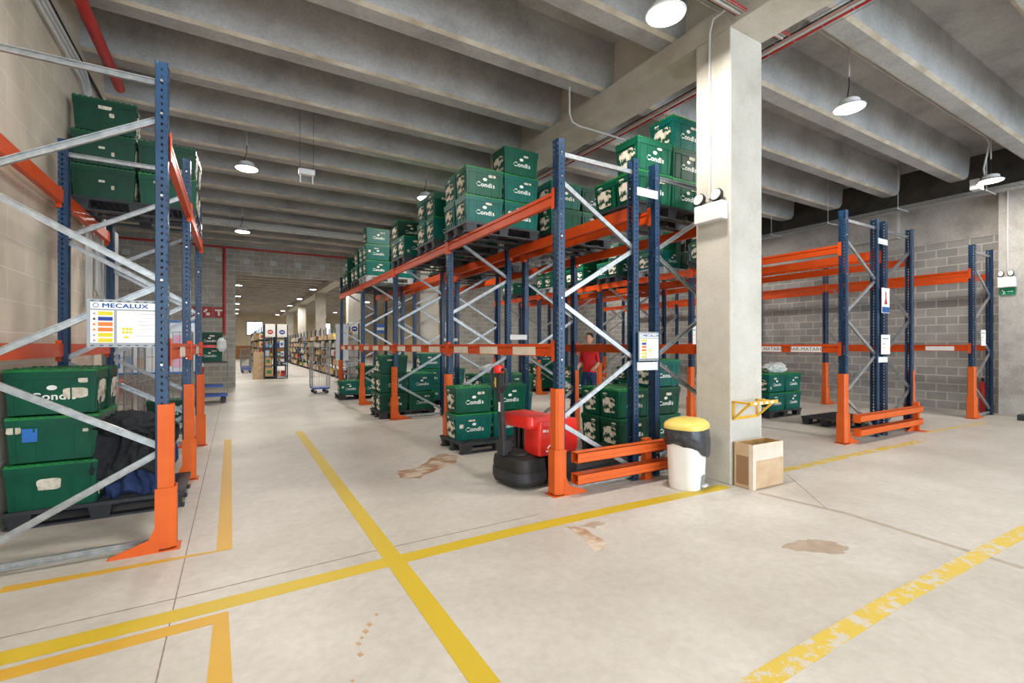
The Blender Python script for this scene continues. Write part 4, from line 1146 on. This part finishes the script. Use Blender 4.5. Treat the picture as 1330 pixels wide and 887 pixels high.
tr = thing('shelf_trolley', 'wire trolley with a dark shelf holding green crates by the back wall', 'trolley', (-1.15, 14.5, 0))
put('base', MB(m_dolly).box(0, 1.0, 0, .6, .17, .22), tr)
for cx in (.1, .9):
    for cy in (.08, .52): put('castor', MB(m_black).tube([(cx, cy - .02, .07), (cx, cy + .02, .07)], .07, 14), tr)
put('shelf', MB(m_black).box(0, 1.0, 0, .6, 1.05, 1.09), tr)
mb = MB(m_galv)
for cx in (0, 1.0):
    for k in range(5): mb.tube([(cx, k * .15, .22), (cx, k * .15, 1.75)], .008, 6)
    mb.tube([(cx, 0, 1.75), (cx, .6, 1.75)], .012, 6)
put('wire_sides', mb, tr)
put('second_dolly', MB(m_dolly).box(.1, .9, .05, .55, .42, .47), tr)
crate(-.55, 14.78, 1.09, 'green crate on the dark trolley shelf by the back wall, lower of two', v=0)
crate(-.55, 14.78, 1.48, 'green crate on the dark trolley shelf by the back wall, upper of two', v=2)
put('hanging_bag', MB(m_sack).lathe([(.05, 0), (.12, .1), (.10, .28), (.03, .36)], 14, sy=.6), None, (-.28, 14.4, 1.35), label='white bag hanging on the corner of the wire trolley', cat='bag')
put('first_aid_case', MB(m_red).box(-.2, .2, -.05, .05, 0, .07), None, (-.5, 14.5, 1.45), label='red strap across the crates on the trolley', cat='strap')
# roll cages and low dolly at the end of the front row
roll_cage(2.1, 15.7, 'wire roll cage on a blue base beyond the front row end', w=.5, d=.7, h=1.6)
roll_cage(3.4, 15.9, 'second wire roll cage beyond the front row end', w=.8, d=.8, blue=False)

# ------------------------------------------------------------------ person in red
def person(x, y, rz, label):
    pts = {'pel': (0, 0, .95), 'sp': (0, .0, 1.12), 'ch': (0, .02, 1.33), 'nk': (0, .03, 1.47), 'hd0': (0, .02, 1.53),
           'hl': (-.09, 0, .90), 'kl': (-.10, -.02, .50), 'al': (-.10, .02, .09), 'tl': (-.11, -.14, .045),
           'hr': (.09, 0, .90), 'kr': (.11, -.01, .50), 'ar': (.12, .03, .09), 'tr': (.13, -.13, .045),
           'sl': (-.155, .02, 1.40), 'el': (-.19, .02, 1.13), 'wl': (-.20, -.17, 1.00),
           'sr': (.155, .02, 1.40), 'er': (.19, .03, 1.13), 'wr': (.19, -.18, 1.04)}
    rad = {'pel': .14, 'sp': .125, 'ch': .145, 'nk': .06, 'hd0': .055, 'hl': .095, 'kl': .06, 'al': .04, 'tl': .035, 'hr': .095, 'kr': .06, 'ar': .04, 'tr': .035,
           'sl': .06, 'el': .044, 'wl': .03, 'sr': .06, 'er': .044, 'wr': .03}
    ed = [('pel', 'sp'), ('sp', 'ch'), ('ch', 'nk'), ('nk', 'hd0'), ('pel', 'hl'), ('hl', 'kl'), ('kl', 'al'), ('al', 'tl'), ('pel', 'hr'), ('hr', 'kr'), ('kr', 'ar'), ('ar', 'tr'),
          ('ch', 'sl'), ('sl', 'el'), ('el', 'wl'), ('ch', 'sr'), ('sr', 'er'), ('er', 'wr')]
    # head and fingers
    ks = list(pts); 
    for h_, w_ in (('l', 'wl'), ('r', 'wr')):
        p = Vector(pts[w_]); pts['p' + h_] = tuple(p + Vector((.0, -.06, -.01))); rad['p' + h_] = .026; ed.append((w_, 'p' + h_))
        for k in range(4):
            q = p + Vector(((-.03 + k * .02), -.10, -.02)); e_ = q + Vector((0, -.045, -.035))
            pts['f%s%d' % (h_, k)] = tuple(q); pts['g%s%d' % (h_, k)] = tuple(e_); rad['f%s%d' % (h_, k)] = .009; rad['g%s%d' % (h_, k)] = .007
            ed += [('p' + h_, 'f%s%d' % (h_, k)), ('f%s%d' % (h_, k), 'g%s%d' % (h_, k))]
        s = 1 if h_ == 'l' else -1
        pts['th' + h_] = tuple(p + Vector((.045 * s, -.06, .0))); rad['th' + h_] = .010; ed.append((w_, 'th' + h_))
    ks = list(pts); me = bpy.data.meshes.new('body'); me.from_pydata([pts[k] for k in ks], [(ks.index(a), ks.index(b)) for a, b in ed], [])
    o = bpy.data.objects.new('body', me); COL.objects.link(o)
    sk = o.modifiers.new('skin', 'SKIN'); sub = o.modifiers.new('sub', 'SUBSURF'); sub.levels = 1; sub.render_levels = 1
    for i, k in enumerate(ks): d_ = me.skin_vertices[0].data[i]; d_.radius = (rad[k], rad[k] * (.72 if k in ('pel', 'sp', 'ch') else 1)); d_.use_root = (k == 'pel')
    bpy.context.view_layer.update()
    m2 = bpy.data.meshes.new_from_object(o.evaluated_get(bpy.context.evaluated_depsgraph_get())); bpy.data.objects.remove(o)
    # head: join an egg with nose, brow and ears into the same body mesh
    bm = bmesh.new(); bm.from_mesh(m2)
    for v in bmesh.ops.create_uvsphere(bm, u_segments=24, v_segments=18, radius=1)['verts']:
        c = v.co.copy(); f = max(0, -c.y)
        nose = .022 * math.exp(-((c.x / .18) ** 2 + ((c.z + .1) / .22) ** 2)) * (1 if c.y < -.6 else 0)
        eye = -.010 * sum(math.exp(-(((c.x - s * .38) / .18) ** 2 + ((c.z - .05) / .12) ** 2)) for s in (-1, 1)) * (1 if c.y < -.4 else 0)
        chin = .85 if c.z < -.5 else 1
        v.co = Vector((c.x * .075 * chin, c.y * .095 * (1 if c.z > -.6 else .92) - nose - eye * 0 + (.010 if eye < -.004 else 0), 1.645 + c.z * .118))
    for s in (-1, 1):
        for v in bmesh.ops.create_uvsphere(bm, u_segments=8, v_segments=6, radius=1)['verts']: v.co = Vector((s * .077 + v.co.x * .008, .01 + v.co.y * .018, 1.64 + v.co.z * .03))
    for f in bm.faces: f.smooth = True
    bm.to_mesh(m2); bm.free(); m2.materials.clear(); m2.materials.append(m_skin); m2.materials.append(m_shirt); m2.materials.append(m_navy); m2.materials.append(m_blackr)
    for p in m2.polygons:
        c = p.center
        p.material_index = 3 if c.z < .12 else 2 if c.z < .98 and abs(c.y) < .16 and abs(c.x) < .17 else 1 if .98 <= c.z < 1.47 and ((abs(c.x) < .13 and c.y > -.11) or c.z > 1.16) else 0
        if c.z < .80 and c.z >= .12: p.material_index = 2
    body = put('person', m2, None, (x, y, 0), (0, 0, rz), label=label, cat='person')
    hr_ = MB(m_hair).lathe([(.074, 1.655), (.083, 1.69), (.078, 1.735), (.05, 1.768), (.01, 1.775)], 20, c=(0, .022), sx=.98, sy=1.08).mesh('hair', True)
    put('hair', hr_, body)
    return body
person(6.45, 7.75, R(-60), 'person in a red t-shirt and dark trousers standing between the rack rows')

# ------------------------------------------------------------------ far hall: shelving and goods
goods_cols = [('white', (226, 222, 214)), ('cream', (222, 196, 150)), ('brown', (176, 128, 84)), ('blue', (56, 106, 180)), ('red', (190, 50, 44)), ('tan', (206, 164, 110)), ('dark', (64, 56, 54)), ('yellow', (222, 186, 70)), ('green', (70, 130, 84)), ('pale blue', (150, 190, 220)), ('grey', (150, 150, 152))]
GM = [(n, M('goods_' + n.replace(' ', '_'), srgb(*c), None, rough=.6)) for n, c in goods_cols]
GMESH = {}
def goods_mesh(kind, ci):
    if (kind, ci) not in GMESH:
        m = GM[ci][1]; b = MB(m)
        if kind == 0: b.box(-.5, .5, -.5, .5, 0, 1); b.box(-.3, .3, -.51, -.5, .3, .7, GM[(ci + 3) % len(GM)][1])
        elif kind == 1: b.lathe([(.45, 0), (.5, .05), (.5, .62), (.22, .8), (.2, 1)], 12)
        else: b.frustum((0, 0), (.5, .45), (.42, .2), 0, .9); b.box(-.42, .42, -.04, .04, .9, 1)
        GMESH[(kind, ci)] = b.mesh('goods')
    return GMESH[(kind, ci)]
def shelving(x, y, ry, n, label, w=.9, h=2.45, levels=(.12, .60, 1.02, 1.42, 1.85)):
    """bays run along y; w = bay length, depth .45 in x"""
    t = thing('shelving_unit', label, 'shelving', (x, y, 0), ry)
    for sx in (0, .45):
        for k in range(n + 1): put('post', MB(m_shelf).box(sx - .025, sx + .025, k * w - .025, k * w + .025, 0, h), t)
    for z in levels: put('shelf', MB(m_shelf).box(0, .45, 0, n * w, z - .03, z), t)
    return t
LV = (.12, .60, 1.02, 1.42, 1.85)
cnt = [0]
def fill(x0, x1, y0, y1, levels, where, dens, tall=.32, face='x', bias=None):
    """products side by side on each shelf"""
    for z in levels:
        p = y0 if face == 'x' else x0; e = y1 if face == 'x' else x1
        while p < e:
            w = random.uniform(.5, 1.0) * dens; ci = random.choice(bias) if bias and random.random() < .7 else random.randrange(len(GM)); kd = random.choice((0, 0, 0, 1, 2))
            if p + w > e: break
            hgt = random.uniform(.5, 1) * tall
            o = bpy.data.objects.new('grocery_packet', goods_mesh(kd, ci)); COL.objects.link(o)
            if face == 'x': o.location = ((x0 + x1) / 2, p + w / 2, z); o.scale = ((x1 - x0) * .9, w * .94, hgt)
            else: o.location = (p + w / 2, (y0 + y1) / 2, z); o.scale = (w * .94, (y1 - y0) * .9, hgt)
            o['label'] = '%s product packet standing on the %s' % (GM[ci][0], where); o['category'] = 'packet'; o['group'] = '%s packets on the %s' % (GM[ci][0], where)
            p += w * 1.03; cnt[0] += 1
# end-on double unit in the middle of the opening
shelving(1.18, 23.9, 0, 1, 'left half of the dark steel end shelving facing the aisle')
shelving(1.66, 23.9, 0, 1, 'right half of the dark steel end shelving facing the aisle')
for x, nm, c in ((1.18, 'left', m_redsign), (1.66, 'right', m_dkblue)):
    t = thing('aisle_sign', 'white aisle sign with a %s roundel on the %s end shelving' % ('red' if nm == 'left' else 'blue', nm), 'sign', (x, 23.86, 1.9))
    put('board', MB(m_paper).box(.03, .43, -.01, 0, 0, .58), t)
    put('roundel', MB(c).prism([(.23 + .12 * math.cos(2 * math.pi * k / 20), .22 + .10 * math.sin(2 * math.pi * k / 20)) for k in range(20)], -.014, -.0102, 'y'), t)
    put('roundel_bar', MB(m_white).box(.16, .30, -.017, -.0142, .20, .24), t)
fill(1.2, 1.6, 23.9, 24.3, LV[2:4], 'left end shelving', .22, face='y', bias=[3, 9, 0])
fill(1.2, 1.6, 23.9, 24.3, LV[:2], 'left end shelving', .5, .4, face='y', bias=[5, 2])
fill(1.68, 2.08, 23.9, 24.3, LV[1:4], 'right end shelving', .2, face='y', bias=[3, 0, 6])
fill(1.68, 2.08, 23.9, 24.3, LV[:1], 'right end shelving', .3, .4, face='y')
LV2 = (.12, .60, 1.02, 1.42, 1.80)
shelving(1.18, 25.0, 0, 10, w=1.8, label= 'long dark steel shelving behind the end unit, goods facing left', levels=LV2)
fill(1.00, 1.36, 25.0, 37.0, LV2, 'long middle shelving', .8, .40, bias=[1, 5, 0, 2])
shelving(4.12, 20.6, 0, 16, w=1.8, label='long dark steel shelving along the right of the far hall', levels=LV2)
fill(4.06, 4.36, 20.7, 27.0, LV2, 'long right shelving', .42, .34, bias=[1, 0, 5, 6, 2])
fill(4.06, 4.36, 27.0, 44.0, LV2, 'long right shelving', 1.0, .34, bias=[1, 0, 5, 6, 2])
put('stacked_cartons', MB(m_card).box(0, .45, 0, .4, 0, .5).box(.02, .44, .02, .38, .505, 1.0), None, (.70, 23.9, 0), label='pile of brown cartons left of the end shelving', cat='cartons') if False else None
for i in range(4):
    put('carton', MB(m_card).box(0, .42, 0, .4, 0, .30).box(.18, .24, -.002, .402, .298, .302, m_brown), None, (.72 + .01 * i, 23.95, i * .303), label='brown carton in the pile left of the end shelving, %s from the floor' % ORD[i], cat='carton', group='pile of brown cartons')
# goods trolleys far left in the hall: hanging bags row
for i in range(16):
    y = 30 + i * 1.6
    o = roll_cage(.35, y, 'wire roll cage parked along the far middle shelving, %s in the line' % ORD[i], w=.5, d=.7, h=1.3) if i < 4 else None
for i in range(5):
    t = thing('aisle_sign', 'white wall sign with a dark roundel beyond the racks, %s' % ORD[i], 'sign', (5.6 + i * 1.2, 20.2, 1.9)) if False else None

def hall_sign(x, y, z, m, label, w_=.5, h_=.5, rz=0):
    t = thing('aisle_sign', label, 'sign', (x, y, z), rz)
    put('board', MB(m_paper).box(-w_ / 2, w_ / 2, -.02, 0, 0, h_), t)
    put('roundel', MB(m).prism([(.14 * math.cos(2 * math.pi * k / 20), h_ * .45 + .12 * math.sin(2 * math.pi * k / 20)) for k in range(20)], -.026, -.0205, 'y'), t)
    put('roundel_bar', MB(m_white).box(-.08, .08, -.03, -.0265, h_ * .45 - .025, h_ * .45 + .025), t)
hall_sign(4.88, 22.88, 2.05, m_dkblue, 'white sign with a dark roundel on the far hall column behind the front row', .45, .55)
hall_sign(8.3, 19.95 - .27, 2.0, m_redsign, 'white sign with a red roundel at the right edge of the wide opening', .45, .55)
t = thing('hanging_sign', 'cyan and white sign seen through the racks beyond the wide opening', 'sign', (5.6, 21.0, 2.05))
put('board', MB(m_bluestk).box(-.28, .28, -.02, 0, 0, .42), t); put('white_band', MB(m_white).box(-.24, .24, -.024, -.0205, .14, .26), t)
put('hanger', MB(m_galv).tube([(-.2, -.01, .42), (-.2, -.01, 3.85)], .006, 5).tube([(.2, -.01, .42), (.2, -.01, 3.85)], .006, 5), t)
t = thing('white_screen', 'tall white screen standing at the near end of the right far-hall shelving', 'screen', (3.6, 20.4, 0))
put('panel', MB(m_board).box(0, .5, -.02, .02, .9, 2.4), t); put('stand', MB(m_galv).box(.0, .03, -.02, .02, 0, .9).box(.47, .5, -.02, .02, 0, .9).box(-.05, .08, -.25, .25, 0, .03).box(.42, .55, -.25, .25, 0, .03), t)
bx = gnd(1330, 547)
put('floor_bumper', MB(m_black).box(bx[0], bx[0] + .3, bx[1] - .1, bx[1] + .1, 0, .12), label='low dark block on the floor at the right edge by the pier', cat='bumper', bevel=.01)

# ------------------------------------------------------------------ light
w = bpy.data.worlds.new('world'); SC.world = w; w.use_nodes = True
bgd = w.node_tree.nodes['Background']; bgd.inputs['Color'].default_value = (.74, .87, 1, 1); bgd.inputs['Strength'].default_value = 6.6
po = bpy.data.lights.new('daylight_portal', 'AREA'); po.shape = 'RECTANGLE'; po.size = 16; po.size_y = 5.6; po.cycles.is_portal = True
poo = bpy.data.objects.new('daylight_portal', po); COL.objects.link(poo); poo.location = (6.4, YB + .01, 2.9); poo.rotation_euler = (R(90), 0, 0)

SC.view_settings.view_transform = 'Standard'; SC.view_settings.look = 'None'; SC.view_settings.gamma = 1
SC.view_settings.use_curve_mapping = False
SC.view_settings.exposure = -0.06
